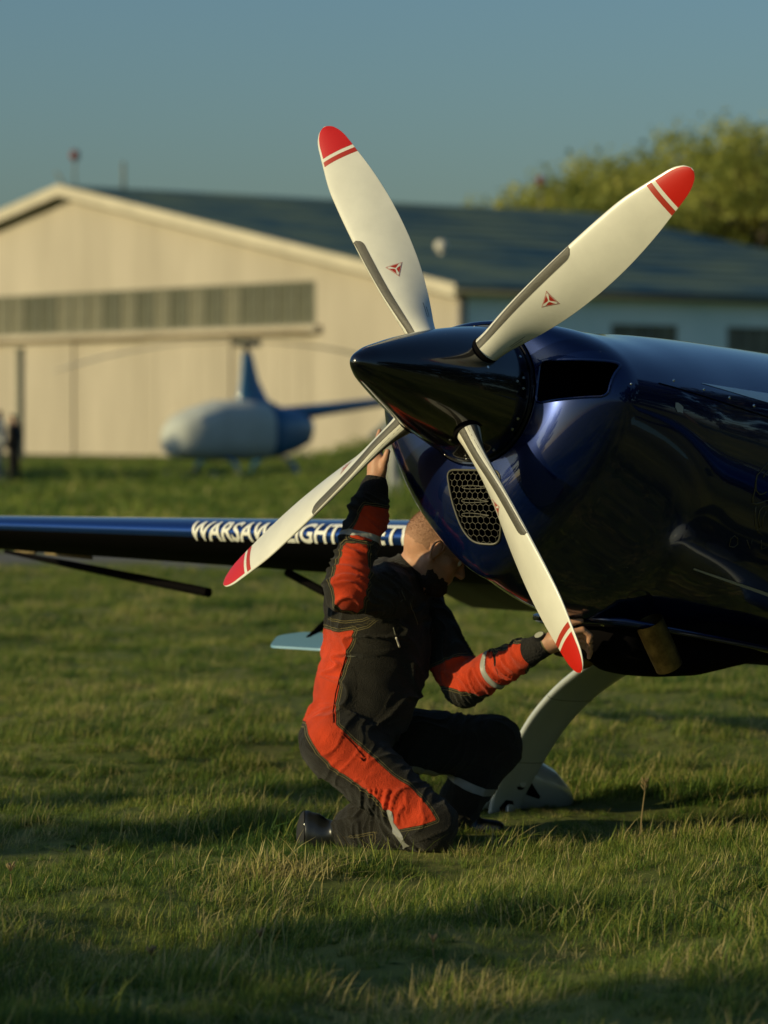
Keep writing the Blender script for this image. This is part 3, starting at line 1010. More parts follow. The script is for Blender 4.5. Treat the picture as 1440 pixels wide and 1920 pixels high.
b = at(26, 905, 72.0); b[2] = float(ground_z(b[0], b[1]))
far_person(tuple(b), PI * 0.9, 'dark_cloth', 'dark_cloth', 'distant person in dark clothes standing by the grey post', 1.52)
b = at(-2, 905, 74.0); b[2] = float(ground_z(b[0], b[1]))
far_person(tuple(b), 0.2, 'pale_cloth', 'grey_cloth', 'distant person in a pale top at the very left edge', 1.6)
b = at(738, 935, 60.0); b[2] = float(ground_z(b[0], b[1]))
far_person(tuple(b), PI, 'grey_cloth', 'pale_cloth', 'blurred person in grey blue standing far behind the spinner', 1.72,
           arm=((.22, -.25, 1.2), (.42, -.22, 1.05)))

# ================================================================== AEROBATIC AIRCRAFT
# own axes: x forwards, y to its left (port), z up; origin of the design at the propeller hub
HUB = np.array([0.1794, 10.0168, 1.4098])
AY, AP = math.radians(41.376), math.radians(9.646)
FW = np.array([-math.sin(AY) * math.cos(AP), -math.cos(AY) * math.cos(AP), math.sin(AP)])
LF = np.cross([0, 0, 1], FW); LF /= np.linalg.norm(LF)
UP = np.cross(FW, LF)
AM = np.array([FW, LF, UP])
ABASE = np.array([-1.50, 0.0, -1.175])
plane = empty('aeroplane', tuple(HUB + ABASE @ AM))
plane.matrix_world = Matrix.Translation(Vector(HUB + ABASE @ AM)) @ Matrix([[FW[i], LF[i], UP[i]] for i in range(3)]).to_4x4()
tag(plane, 'dark blue low-tailed aerobatic aeroplane with a four-blade white propeller', 'aeroplane')


def L(v): return np.asarray(v, float) - ABASE


def to_local(w): return AM @ (np.asarray(w, float) - HUB)


def ray_local(px, py):
    return AM @ (CAM_P - HUB), AM @ (at(px, py, 1.0) - CAM_P)


def aobj(name, V, Fc, m, parent=plane, smooth=True, sharp=None):
    return link(name, make_mesh(name, L(V), Fc, smooth, sharp), m, parent)


def amb(mb, name, m, parent=plane, sharp=40, smooth=True):
    mb.V = [tuple(v) for v in L(np.array(mb.V))]
    return mb.build(name, m, parent, smooth, sharp)


# ---- fuselage sections: station x, top, bottom, half width, height of the widest place, upper and lower roundness
ST = np.array([
    # x,    zt,    zb,    hw,   z0,   nu,  nl
    [-0.31, 0.236, -0.528, 0.468, 0.00, 2.25, 1.42],
    [-0.50, 0.250, -0.575, 0.482, 0.00, 2.3, 1.52],
    [-0.65, 0.276, -0.592, 0.486, -0.01, 2.3, 1.72],
    [-0.85, 0.303, -0.602, 0.478, -0.01, 2.3, 1.80],
    [-1.05, 0.325, -0.606, 0.476, -0.01, 2.3, 1.92],
    [-1.30, 0.350, -0.608, 0.474, -0.02, 2.3, 2.05],
    [-1.60, 0.378, -0.598, 0.470, -0.03, 2.3, 2.2],
    [-2.00, 0.400, -0.588, 0.455, -0.05, 2.3, 2.5],
    [-2.60, 0.400, -0.560, 0.410, -0.04, 2.3, 2.5],
    [-3.40, 0.350, -0.450, 0.320, -0.02, 2.2, 2.4],
    [-4.40, 0.270, -0.290, 0.200, 0.00, 2.1, 2.2],
    [-5.30, 0.190, -0.160, 0.090, 0.02, 2.0, 2.0],
    [-5.70, 0.160, -0.080, 0.040, 0.03, 2.0, 2.0]])


def cr(xq, xs, ys):
    """monotone-ish cubic through the stations"""
    o = np.argsort(xs); xs = xs[o]; ys = ys[o]
    d = np.gradient(ys, xs)
    i = np.clip(np.searchsorted(xs, xq) - 1, 0, len(xs) - 2)
    h = xs[i + 1] - xs[i]; t = (xq - xs[i]) / h
    return ((2 * t ** 3 - 3 * t ** 2 + 1) * ys[i] + (t ** 3 - 2 * t ** 2 + t) * h * d[i] + (-2 * t ** 3 + 3 * t ** 2) * ys[i + 1] + (t ** 3 - t ** 2) * h * d[i + 1])


NS = 112


def section(x):
    zt, zb, hw, z0, nu, nl = [cr(x, ST[:, 0], ST[:, k]) for k in range(1, 7)]
    R_ = []
    for k in range(NS):
        w = 2 * PI * k / NS
        c, s = math.cos(w), math.sin(w)
        n = nu if s >= 0 else nl
        y = hw * math.copysign(abs(c) ** (2 / n), c)
        z = z0 + ((zt - z0) if s >= 0 else (z0 - zb)) * math.copysign(abs(s) ** (2 / n), s)
        R_.append((x, y, z))
    return np.array(R_)


X0, XN, R0 = -0.150, -0.31, 0.212
rings = []
full = section(XN)
ring0 = np.array([(X0, R0 * math.cos(2 * PI * k / NS), R0 * math.sin(2 * PI * k / NS)) for k in range(NS)])
inner = ring0.copy(); inner[:, 0] -= 0.10; inner[:, 1:] *= 0.90
rings.append(inner)
i2 = ring0.copy(); i2[:, 0] -= 0.012; i2[:, 1:] *= 0.985
rings.append(i2)
for q in range(0, 15):
    a = PI / 2 * q / 14
    f = math.sin(a) ** 0.85
    r_ = ring0 + (full - ring0) * f
    r_[:, 0] = X0 + (XN - X0) * (1 - math.cos(a))
    rings.append(r_)
for x in np.concatenate([np.linspace(-0.36, -1.6, 26), np.linspace(-1.7, -5.7, 34)]):
    rings.append(section(x))
V = np.concatenate(rings)
nR = len(rings)
Fc = []
for i in range(nR - 1):
    for k in range(NS):
        k2 = (k + 1) % NS
        Fc.append((i * NS + k, (i + 1) * NS + k, (i + 1) * NS + k2, i * NS + k2))
Fc.append(tuple(range(NS)))
Fc.append(tuple((nR - 1) * NS + k for k in range(NS - 1, -1, -1)))
BVH0 = BVHTree.FromPolygons([tuple(v) for v in V], Fc)


def surf(o, d, off=0.0):
    """first hit on the fuselage skin, pushed out along its normal"""
    h, n, _, _ = BVH0.ray_cast(Vector(o), Vector(d).normalized())
    if h is None: return None
    n = np.array(n)
    if n @ np.asarray(d, float) > 0: n = -n
    return np.array(h) + n * off


def surf_px(px, py, off=0.0):
    o, d = ray_local(px, py)
    return surf(o, d, off)


fus = aobj('fuselage', V, Fc, [M['navy'], M['black']])
# inlet pockets: two cheek inlets and the chin grille, cut out of the nose


def prism(poly, x0, x1):
    """poly in (y, z) swept along x"""
    n = len(poly)
    Vv = [(x0, y, z) for y, z in poly] + [(x1, y, z) for y, z in poly]
    return Vv, [tuple(range(n)), tuple(range(2 * n - 1, n - 1, -1))] + [(i, n + i, n + (i + 1) % n, (i + 1) % n) for i in range(n)]


def rounded(poly, r, n=5):
    out = []
    m_ = len(poly)
    for i in range(m_):
        p = np.array(poly[i], float); a = np.array(poly[i - 1], float); b = np.array(poly[(i + 1) % m_], float)
        ra = min(r, 0.45 * np.linalg.norm(a - p)); rb = min(r, 0.45 * np.linalg.norm(b - p))
        pa = p + (a - p) / np.linalg.norm(a - p) * ra; pb = p + (b - p) / np.linalg.norm(b - p) * rb
        for k in range(n + 1):
            t = k / n
            out.append((1 - t) ** 2 * pa + 2 * t * (1 - t) * p + t * t * pb)
    return [tuple(v) for v in out]


INLET = rounded([(0.215, -0.026), (0.425, 0.004), (0.426, 0.112), (0.215, 0.100)], 0.022)
GRILLE = rounded([(-0.092, -0.222), (0.112, -0.222), (0.114, -0.36), (0.092, -0.432), (0.010, -0.432), (-0.030, -0.392), (-0.066, -0.310)], 0.03)
cut = []
for poly, x1 in ((INLET, -0.62), ([(-y, z) for y, z in INLET][::-1], -0.62), (GRILLE, -0.42)):
    cut.append(prism(poly, 0.1, x1))
cm = MB()
for Vv, Ff in cut: cm.add(Vv, Ff)
cm.V = [tuple(v) for v in L(np.array(cm.V))]
cobj = cm.build('cutter', [M['navy'], M['black']], plane, smooth=False, sharp=None)
for p in cobj.data.polygons: p.material_index = 1
md = fus.modifiers.new('cut', 'BOOLEAN'); md.operation = 'DIFFERENCE'; md.object = cobj; md.solver = 'EXACT'
try: md.material_mode = 'TRANSFER'
except Exception: pass
bpy.context.view_layer.update()
me2 = bpy.data.meshes.new_from_object(fus.evaluated_get(bpy.context.evaluated_depsgraph_get()))
fus.modifiers.clear(); old = fus.data; fus.data = me2; me2.name = 'fuselage'
bpy.data.objects.remove(cobj)
sharpen(me2, 38)


def on_front(y, z, off=0.002): return surf((1.0, y, z), (-1, 0, 0), off)


def ring_tube(poly, r, off, dens=6):
    pts = []
    m_ = len(poly)
    for i in range(m_):
        a, b = np.array(poly[i]), np.array(poly[(i + 1) % m_])
        nn = max(1, int(np.linalg.norm(b - a) / 0.012))
        for k in range(nn):
            p = a + (b - a) * k / nn
            h = on_front(p[0], p[1], off)
            if h is not None: pts.append(h)
    pts.append(pts[0])
    m = MB(); m.tube(pts, r, 8, caps=False)
    return m


for sg in (1, -1):
    poly = INLET if sg > 0 else [(-y, z) for y, z in INLET][::-1]
    io = amb(ring_tube(poly, 0.0045, -0.001), 'inlet_lip', M['navy'])
    m = MB(); m.ball((-0.50, sg * 0.30, 0.035), (0.03, 0.055, 0.055)); m.tube([(-0.56, sg * 0.30, 0.035), (-0.45, sg * 0.30, 0.035)], 0.022, 12)
    m.tube([(-0.54, sg * 0.36, -0.02), (-0.52, sg * 0.24, 0.06)], 0.012, 8)
    amb(m, 'engine_fitting', M['dark_metal'])

# chin grille: frame, hexagon mesh and three long loops
gr = amb(ring_tube(GRILLE, 0.0032, 0.0006), 'chin_grille', M['mesh_grey'])


def inside(poly, y, z):
    c = False
    j = len(poly) - 1
    for i in range(len(poly)):
        if (poly[i][1] > z) != (poly[j][1] > z) and y < (poly[j][0] - poly[i][0]) * (z - poly[i][1]) / (poly[j][1] - poly[i][1]) + poly[i][0]: c = not c
        j = i
    return c


m = MB()
hs = 0.0118
seen = set()
for row in range(-2, 16):
    for col in range(-12, 13):
        cy = (col + 0.5 * (row % 2)) * hs * math.sqrt(3); cz = -0.225 - row * hs * 1.5
        pts = [(cy + hs * math.sin(PI / 3 * k), cz + hs * math.cos(PI / 3 * k)) for k in range(6)]
        for k in range(6):
            a, b = pts[k], pts[(k + 1) % 6]
            key = tuple(sorted(((round(a[0], 4), round(a[1], 4)), (round(b[0], 4), round(b[1], 4)))))
            if key in seen: continue
            seen.add(key)
            if inside(GRILLE, (a[0] + b[0]) / 2, (a[1] + b[1]) / 2):
                h1, h2 = on_front(a[0], a[1], -0.004), on_front(b[0], b[1], -0.004)
                if h1 is not None and h2 is not None: m.tube([h1, h2], 0.0009, 4, caps=False)
amb(m, 'hexagon_mesh', M['mesh_grey'], gr, sharp=None)
for zc in (-0.272, -0.312, -0.352):
    pts = []
    for k in range(25):
        w = 2 * PI * k / 24
        y = 0.022 + 0.050 * math.cos(w); z = zc + 0.0075 * math.sin(w) * (0.6 - 0.4 * math.cos(w))
        h = on_front(y, z, -0.001)
        if h is not None: pts.append(h)
    m = MB(); m.tube(pts, 0.0012, 5, caps=False)
    amb(m, 'grille_loop', M['mesh_grey'], gr, sharp=None)

# cowl seam with its fasteners, both sides
for sg in (1, -1):
    pts = []
    for x in np.linspace(-0.40, -2.0, 60):
        h = surf((x, sg * 2, 0.076 + 0.012 * (x + 0.4)), (0, -sg, 0), 0.0002)
        pts.append(h)
    m = MB(); m.tube(pts, 0.0022, 6, caps=False)
    sm = amb(m, 'cowl_seam', M['black'])
    for x in (-0.475, -0.615, -0.745, -0.875, -1.005, -1.14, -1.28, -1.42, -1.56):
        h = surf((x, sg * 2, 0.098 + 0.012 * (x + 0.4)), (0, -sg, 0), 0.0)
        m = MB(); m.ball(h, (0.0055, 0.003, 0.0055), 10, 6)
        amb(m, 'fastener', M['screw'], sm)
for (px, py) in ((1002, 724), (1183, 720)):
    h = surf_px(px, py)
    if h is not None:
        m = MB(); m.ball(h, 0.004, 8, 6); amb(m, 'fastener', M['screw'], fus)


def decal_side(name, xs_, lo, hi, m_, sg=1, off=0.0018, nz=5, parent=fus):
    Vv, Ff = [], []
    for x, a, b in zip(xs_, lo, hi):
        for k in range(nz + 1):
            z = a + (b - a) * k / nz
            Vv.append(surf((x, sg * 2, z), (0, -sg, 0), off))
    for i in range(len(xs_) - 1):
        for k in range(nz):
            q = i * (nz + 1) + k
            Ff.append((q, q + 1, q + nz + 2, q + nz + 1))
    return aobj(name, np.array(Vv), Ff, m_, parent)


for sg in (1, -1):
    xs_ = np.linspace(-0.615, -1.9, 30)
    u = (xs_ + 0.615) / (-1.9 + 0.615)
    lo = 0.1135 + 0.010 * u; hi = 0.1145 + 0.118 * u
    decal_side('pale_stripe', xs_, lo, hi, M['sky_stripe'], sg)
# thin silver line low on the side
p0, p1 = surf_px(1300, 1066), surf_px(1438, 1114)
for sg in (1, -1):
    xs_ = np.linspace(p0[0], p0[0] + 2.6 * (p1[0] - p0[0]), 24)
    u = (xs_ - p0[0]) / (p1[0] - p0[0])
    zc = p0[2] + (p1[2] - p0[2]) * u
    wd = 0.0022 + 0.0022 * np.clip(u, 0, 1)
    decal_side('thin_line', xs_, zc - wd, zc + wd, M['silver_line'], sg, nz=1)
# small chips of torn tape by the seam
for (px, py, w_, h_) in ((1273, 764, 0.018, 0.016),):
    c = surf_px(px, py)
    xs_ = np.linspace(c[0] + w_, c[0] - w_, 4)
    decal_side('tape_remnant', xs_, c[2] - h_ * np.array([0.2, 0.9, 0.8, 0.9]), c[2] + h_ * np.array([0.7, 0.8, 0.6, 0.3]), M['silver_line'], 1)


# faint gold crest and letters on the port side
def port_line(name, pts, r, parent=fus):
    out = []
    for x, z in pts:
        h = surf((x, 2, z), (0, -1, 0), 0.0008)
        if h is not None: out.append(h)
    m = MB(); m.tube(out, r, 5)
    return amb(m, name, M['gold'], parent, sharp=None)


def px_xz(L_): return [(h[0], h[2]) for h in (surf_px(a, b) for a, b in L_) if h is not None]


crest = port_line('gold_crest', px_xz([(1439, 868), (1430, 879), (1419, 891), (1417, 903), (1415, 920), (1411, 934), (1411, 943), (1417, 945), (1430, 941), (1439, 938)]), 0.0022)
c0 = px_xz([(1439, 868)])[0]; c1 = px_xz([(1439, 938)])[0]
for Lp in ([(1439, 884), (1433, 890), (1431, 895)], [(1417, 905), (1418, 920), (1424, 927), (1431, 926), (1437, 922)], [(1417, 950), (1415, 970), (1416, 985), (1421, 997), (1430, 1003)],
           [(1439, 948), (1430, 950), (1424, 958), (1421, 972), (1424, 990)], [(1436, 958), (1430, 972), (1429, 990)]):
    port_line('crest_stroke', px_xz(Lp), 0.0020, crest)
# the crest goes on aft of the picture's edge
w_ = 0.16
port_line('crest_stroke', [(c0[0] - w_ * t, c0[1] + 0.03 * math.sin(PI * t)) for t in np.linspace(0, 1, 10)], 0.0020, crest)
port_line('crest_stroke', [(c1[0] - w_ * t, c1[1] - 0.02 * math.sin(PI * t)) for t in np.linspace(0, 1, 10)], 0.0020, crest)
port_line('crest_stroke', [(c0[0] - w_ - 0.03 * math.sin(PI * t), c0[1] + (c1[1] - c0[1]) * t) for t in np.linspace(0, 1, 10)], 0.0020, crest)
for (L1) in ([(1367, 1024), (1370, 1010), (1377, 1004), (1383, 1010), (1383, 1020), (1376, 1026), (1367, 1024)], [(1400, 1012), (1406, 1028), (1410, 1012)], [(1427, 1012), (1427, 1030), (1436, 1026)]):
    port_line('gold_letter', px_xz(L1), 0.0014, fus)

# oil filler cap, belly ledge, belly fairing, exhausts
h = surf_px(1128, 1163)
m = MB(); m.tube([h + np.array([0, 0, -0.006]), h + np.array([0.002, 0.012, 0.004])], 0.016, 16)
amb(m, 'drain_cap', M['screw'])


def bsec(x, hw, zt, zb, n=36, e=3.0):
    R_ = []
    for k in range(n):
        w = 2 * PI * k / n
        c, s = math.cos(w), math.sin(w)
        R_.append((x, hw * math.copysign(abs(c) ** (2 / e), c), (zt + zb) / 2 + (zt - zb) / 2 * math.copysign(abs(s) ** (2 / e), s)))
    return R_


m = MB()
m.loft([bsec(x, hw, -0.50, zb) for x, hw, zb in ((-0.80, .08, -.600), (-0.815, .12, -.640), (-0.85, .14, -.690), (-0.98, .155, -.724), (-1.07, .21, -.722), (-1.16, .25, -.708), (-1.28, .27, -.670), (-1.42, .26, -.632), (-1.7, .24, -.612), (-2.0, .2, -.59))])
amb(m, 'belly_fairing', M['black'], sharp=None)
m = MB()
m.loft([bsec(x, hw, zt, zb, e=5) for x, hw, zt, zb in ((-0.70, .10, -.580, -.592), (-0.73, .18, -.572, -.600), (-0.86, .23, -.576, -.604), (-1.0, .26, -.578, -.606), (-1.3, .29, -.580, -.608), (-1.8, .29, -.582, -.606))])
amb(m, 'belly_ledge', M['navy'], sharp=None)
for yy in (0.20, -0.10):
    m = MB()
    a = np.array([-0.815, yy, -0.575]); b = np.array([-0.92, yy + (0.015 if yy > 0 else -0.015), -0.700])
    prof = [a, a + (b - a) * 0.5, b]
    m.tube(prof, [0.044, 0.044, 0.042], 20, caps=False)
    m.tube([a + (b - a) * 0.5, b], [0.040, 0.038], 20, caps=False)
    amb(m, 'exhaust_pipe', M['exhaust'])
h = np.array(surf((-0.76, 0.0, -2), (0, 0, 1), 0.0))
m = MB(); m.tube([(-0.80, -0.10, -0.60), (-0.82, -0.12, -0.69)], [0.035, 0.028], 12)
amb(m, 'breather_pipe', M['exhaust'])

# canopy, fin, tailplane and tail wheel (aft of the frame)
m = MB()
for_rings = []
for x, hw, zt in ((-2.05, .05, .41), (-2.15, .22, .50), (-2.4, .31, .63), (-2.8, .33, .70), (-3.3, .29, .66), (-3.8, .20, .50), (-4.15, .05, .33)):
    for_rings.append([(x, hw * math.cos(PI * k / 20), 0.30 + (zt - 0.30) * math.sin(PI * k / 20)) for k in range(21)])
m.loft(for_rings, closed=False)
amb(m, 'canopy', M['canopy'], sharp=None)


def foil(le, te, thick, z, axis, n=28):
    """airfoil ring between leading and trailing edge x; axis gives the span position setter"""
    R_ = []
    c = le - te
    for k in range(n):
        w = 2 * PI * k / n
        u = (1 + math.cos(w)) / 2                 # 1 = trailing edge
        yt = 5 * thick * (0.2969 * math.sqrt(u) - 0.126 * u - 0.3516 * u * u + 0.2843 * u ** 3 - 0.1015 * u ** 4) * c
        R_.append(axis(le - c * u, z + (yt if w < PI else -yt)))
    return R_


m = MB()
m.loft([foil(-4.55, -5.75, .09, 0, lambda x, t, h=0.10: (x, t, h)), foil(-5.05, -5.80, .09, 0, lambda x, t, h=1.05: (x, t, h))])
amb(m, 'fin', M['wing_navy'], sharp=None)
for sg in (1, -1):
    m = MB()
    m.loft([foil(-4.6, -5.5, .09, .08, lambda x, t: (x, sg * 0.06, t)), foil(-4.85, -5.5, .09, .08, lambda x, t: (x, sg * 1.6, t))])
    amb(m, 'tailplane', M['wing_navy'], sharp=None)
m = MB(); m.tube([(-5.0, 0, -0.2), (-5.55, 0, -0.44)], 0.018, 8); tws = amb(m, 'tail_spring', M['dark_metal'])
m = MB(); m.lathe([(-0.03, 0.02), (-0.03, 0.07), (-0.015, 0.085), (0.015, 0.085), (0.03, 0.07), (0.03, 0.02)], 24, 'z')
Vt = np.array(m.V)[:, [0, 2, 1]] + np.array([-5.6, 0, -0.40]); m.V = [tuple(v) for v in Vt]
amb(m, 'tail_wheel', M['rubber'], tws)

# ---- wings
def wing_par(y):
    t = (abs(y) - 0.40) / 3.6
    le = -1.44 - 0.10 * t; te = -3.00 + 0.62 * t
    return le, te, 0.150 - 0.018 * t, -0.260 + 0.014 * t


for sg in (-1, 1):
    m = MB()
    ys_ = list(np.linspace(0.30, 3.93, 19)) + [3.97, 4.0]
    rr = []
    for y in ys_:
        le, te, th, z = wing_par(y)
        k = 1.0 if y < 3.95 else (0.75 if y < 3.99 else 0.35)
        rr.append(foil(le - (1 - k) * .1, te + 0.02, th * k, z, lambda x, t, y=y: (x, sg * y, t), n=120))
    m.loft(rr)
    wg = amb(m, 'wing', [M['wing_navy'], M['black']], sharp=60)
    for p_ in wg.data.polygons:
        if p_.normal.z < -0.72: p_.material_index = 1  # dark of the underside put into the colour of downward faces
    # slim dark rods under the trailing edge
    def at_x(px, py, x):
        o, d = ray_local(px, py); return o + d * ((x - o[0]) / d[0])
    q0, q1 = at_x(10, 1034, -2.25), at_x(391, 1111, -2.15)
    m = MB(); m.tube([np.array([p[0], -sg * p[1], p[2]]) for p in (q0, q0 + (q1 - q0) * .35, q0 + (q1 - q0) * .7, q1)], [0.008, 0.016, 0.019, 0.0195], 10); amb(m, 'control_rod', M['black'], wg)
    q0, q1 = at_x(540, 1074, -2.1), at_x(612, 1112, -1.95)
    m = MB(); m.tube([np.array([p[0], -sg * p[1], p[2]]) for p in (q0, q1)], 0.016, 10); amb(m, 'control_rod', M['black'], wg)
    q = [at_x(a, b, -2.26) for a, b in ((30, 1033), (66, 1036), (86, 1037), (172, 1046))]  # pale strips paint in the sunlit bits of the trailing edge
    for a, b in ((0, 1), (2, 3)):
        m = MB(); m.tube([np.array([p[0], -sg * p[1], p[2]]) for p in (q[a], q[b])], 0.0085, 6); amb(m, 'lit_edge_strip', M['straw'], wg)
    m = MB()
    rr = []
    for y in np.linspace(1.25, 2.28, 6):
        le, te, th, z = wing_par(y)
        hx = te + 0.06; ch = 0.34
        dr = math.radians(14 if sg < 0 else -12)
        sect = []
        for k in range(16):
            w = 2 * PI * k / 16
            u = (1 - math.cos(w)) / 2
            th_ = 0.018 * (1 - u) ** 0.7 + 0.003
            xx = -ch * u; zz = th_ * math.sin(w)
            sect.append((hx + xx * math.cos(dr) + zz * math.sin(dr), sg * y, z - 0.01 + xx * math.sin(dr) + zz * math.cos(dr)))
        rr.append(sect)
    m.loft(rr)
    amb(m, 'aileron', M['dark_metal'], wg, sharp=None)
    # balance plate on its arm under the wing
    m = MB(); m.tube([(-1.95, sg * 2.04, -.36), (-1.95, sg * 2.02, -.43), (-1.60, sg * 1.90, -.618)], [.026, .020, .010], 8); amb(m, 'spade_arm', M['black'], wg)
    m = MB()
    pl = rounded([(-1.48, 1.70), (-1.66, 1.66), (-1.66, 1.98), (-1.60, 2.05), (-1.48, 1.97)], 0.03)
    n = len(pl)
    Vv = [(x, sg * y, -.632 - .40 * (x + 1.57)) for x, y in pl] + [(x, sg * y, -.624 - .40 * (x + 1.57)) for x, y in pl]
    m.add(Vv, [tuple(range(n)), tuple(range(2 * n - 1, n - 1, -1))] + [(i, (i + 1) % n, n + (i + 1) % n, n + i) for i in range(n)])
    amb(m, 'spade_plate', M['spade'], wg, smooth=False)


def text_mesh(body, size, shear=0.0, bold=0.0):
    c = bpy.data.curves.new('t', 'FONT')
    c.body = body; c.size = size; c.shear = shear; c.offset = bold; c.resolution_u = 4
    o = bpy.data.objects.new('t', c); COL.objects.link(o)
    bpy.context.view_layer.update()
    me_ = bpy.data.meshes.new_from_object(o.evaluated_get(bpy.context.evaluated_depsgraph_get()))
    bpy.data.objects.remove(o)
    bm = bmesh.new(); bm.from_mesh(me_)
    bmesh.ops.triangulate(bm, faces=bm.faces)
    for _ in range(4):
        bmesh.ops.subdivide_edges(bm, edges=[e for e in bm.edges if e.calc_length() > size * 0.07], cuts=1, use_grid_fill=False)
        bmesh.ops.triangulate(bm, faces=bm.faces)
    V_ = np.array([v.co for v in bm.verts]); bm.verts.index_update()
    F_ = [[v.index for v in f.verts] for f in bm.faces]
    bm.free()
    return V_, F_


def wing_le(y, z, off):
    h, n, _, _ = WBVH.ray_cast(Vector(L((2.0, y, z))), Vector((-1, 0, 0)))
    return np.array(h) + ABASE + np.array(n) * math.copysign(off, n[0])


wing_s = [o for o in plane.children if o.name.startswith('wing')][0]
WBVH = BVHTree.FromPolygons([v.co[:] for v in wing_s.data.vertices], [tuple(p.vertices) for p in wing_s.data.polygons])
Vt, Ft = text_mesh('WARSAW FLIGHT SAFETY', 0.094, 0.18, 0.0022)
wtxt = Vt[:, 0].max() - Vt[:, 0].min()
Y_L, Y_R = -2.445, -1.345                                       # from the tip side to the root side
out = []
for v in Vt:
    u = (v[0] - Vt[:, 0].min()) / wtxt
    out.append(wing_le(Y_L + (Y_R - Y_L) * u, -0.282 + v[1] * 0.98, 0.0035))
aobj('lettering', np.array(out), Ft, M['letters'], wing_s, smooth=False)

# ---- spinner
prof = [(0.408, 0.0), (0.4065, 0.009), (0.401, 0.0185), (0.391, 0.0275), (0.374, 0.0390), (0.350, 0.053), (0.30, 0.0745), (0.24, 0.0985),
        (0.17, 0.1235), (0.10, 0.1455), (0.03, 0.1650), (-0.04, 0.1820), (-0.10, 0.1945), (-0.132, 0.2000), (-0.136, 0.199), (-0.137, 0.15)]
px_, pr_ = np.array([p[0] for p in prof]), np.array([p[1] for p in prof])
fine = []
for t in np.linspace(0, 1, 90):
    i = t * (len(prof) - 4)
    k = int(min(i, len(prof) - 5)); f = i - k
    a0 = np.array(prof[max(k - 1, 0)]); a1 = np.array(prof[k]); a2 = np.array(prof[k + 1]); a3 = np.array(prof[k + 2])
    fine.append(tuple(0.5 * ((2 * a1) + (-a0 + a2) * f + (2 * a0 - 5 * a1 + 4 * a2 - a3) * f * f + (-a0 + 3 * a1 - 3 * a2 + a3) * f ** 3)))
fine[0] = (0.408, 0.0004)
fine += prof[-3:]
m = MB(); m.lathe(fine, 96, 'x')
spn = amb(m, 'spinner', M['spinner'], sharp=40)


def spin_r(x):
    f = np.array(fine[:-2]); return float(np.interp(-x, -f[:, 0], f[:, 1]))


ROT0 = math.radians(-37.41)
for k in range(4):
    t = ROT0 + k * PI / 2
    for (x, da) in ((-0.112, 25), (-0.112, 34), (-0.088, 29), (0.015, 20), (-0.118, 60), (-0.118, 5), (-0.118, -20)):
        w = t + math.radians(da)
        r_ = spin_r(x)
        c = np.array([x, r_ * math.sin(w), r_ * math.cos(w)])
        nrm = np.array([0.22, math.sin(w), math.cos(w)]); nrm /= np.linalg.norm(nrm)
        m = MB(); m.tube([c - nrm * 0.003, c + nrm * 0.0018], 0.0042, 12)
        amb(m, 'screw', M['screw'], spn)
m = MB(); m.lathe([(-0.139, 0.02), (-0.139, 0.206), (-0.147, 0.208), (-0.149, 0.02)], 72, 'x')
amb(m, 'back_plate', M['spinner'], sharp=40)

# ---- propeller blades
BR = np.array([.06, .13, .17, .21, .26, .32, .40, .50, .60, .70, .80, .87, .92, .955, .978, .992, .999, 1.002])
BC = np.array([.084, .084, .085, .092, .110, .128, .145, .157, .160, .155, .139, .116, .099, .083, .062, .040, .018, .006])
BT = np.array([.078, .078, .072, .058, .044, .035, .027, .0225, .019, .016, .0125, .010, .0082, .0066, .0052, .0038, .002, .001])
BB = np.radians([55, 54, 53.5, 52, 50, 46.5, 41.5, 37, 33.5, 30.5, 28, 26.5, 25.5, 25, 25, 25, 25, 25])
BOFF = np.array([.5, .5, .49, .47, .45, .43, .41, .40, .40, .41, .43, .45, .47, .49, .5, .5, .5, .5])   # share of the chord ahead of the axis


def bl(r, A): return np.interp(r, BR, A) if False else cr(np.clip(r, BR[0], BR[-1]), BR, A)


def blade_pt(t, r, u, side, off=0.0):
    """u: 0 leading edge .. 1 trailing edge; side +1 front face, -1 back face"""
    ax = np.array([0, math.sin(t), math.cos(t)]); tg = np.array([0, -math.cos(t), math.sin(t)]); fx = np.array([1.0, 0, 0])
    c, th, b, o_ = float(bl(r, BC)), float(bl(r, BT)), float(bl(r, BB)), float(bl(r, BOFF))
    ch = math.cos(b) * tg + math.sin(b) * fx
    nm = math.cos(b) * fx - math.sin(b) * tg
    rd = 1 - smoothstep(0.16, 0.30, r)
    yt_a = 1.9 * th * (math.sqrt(max(u, 0)) - u) + 0.16 * th * math.sin(PI * u) + 0.05 * th * (1 - u) * (u > 0)
    yt_e = th / 2 * math.sqrt(max(0, 1 - (2 * u - 1) ** 2))
    yt = yt_a * (1.0 if side > 0 else 0.55) * (1 - rd) + yt_e * rd
    camber = 0.02 * c * math.sin(PI * u) * (1 - rd)
    sweep = -0.010 * smoothstep(0.75, 1.0, r)
    return ax * r + ch * ((o_ - u) * c + sweep) + nm * (camber + side * yt + off * side)


def blade_patch(t, rs_, us_, side, off):
    Vv = [blade_pt(t, r, u, side, off) for r in rs_ for u in us_]
    n = len(us_)
    Ff = [(i * n + k, i * n + k + 1, (i + 1) * n + k + 1, (i + 1) * n + k) for i in range(len(rs_) - 1) for k in range(n - 1)]
    return np.array(Vv), Ff


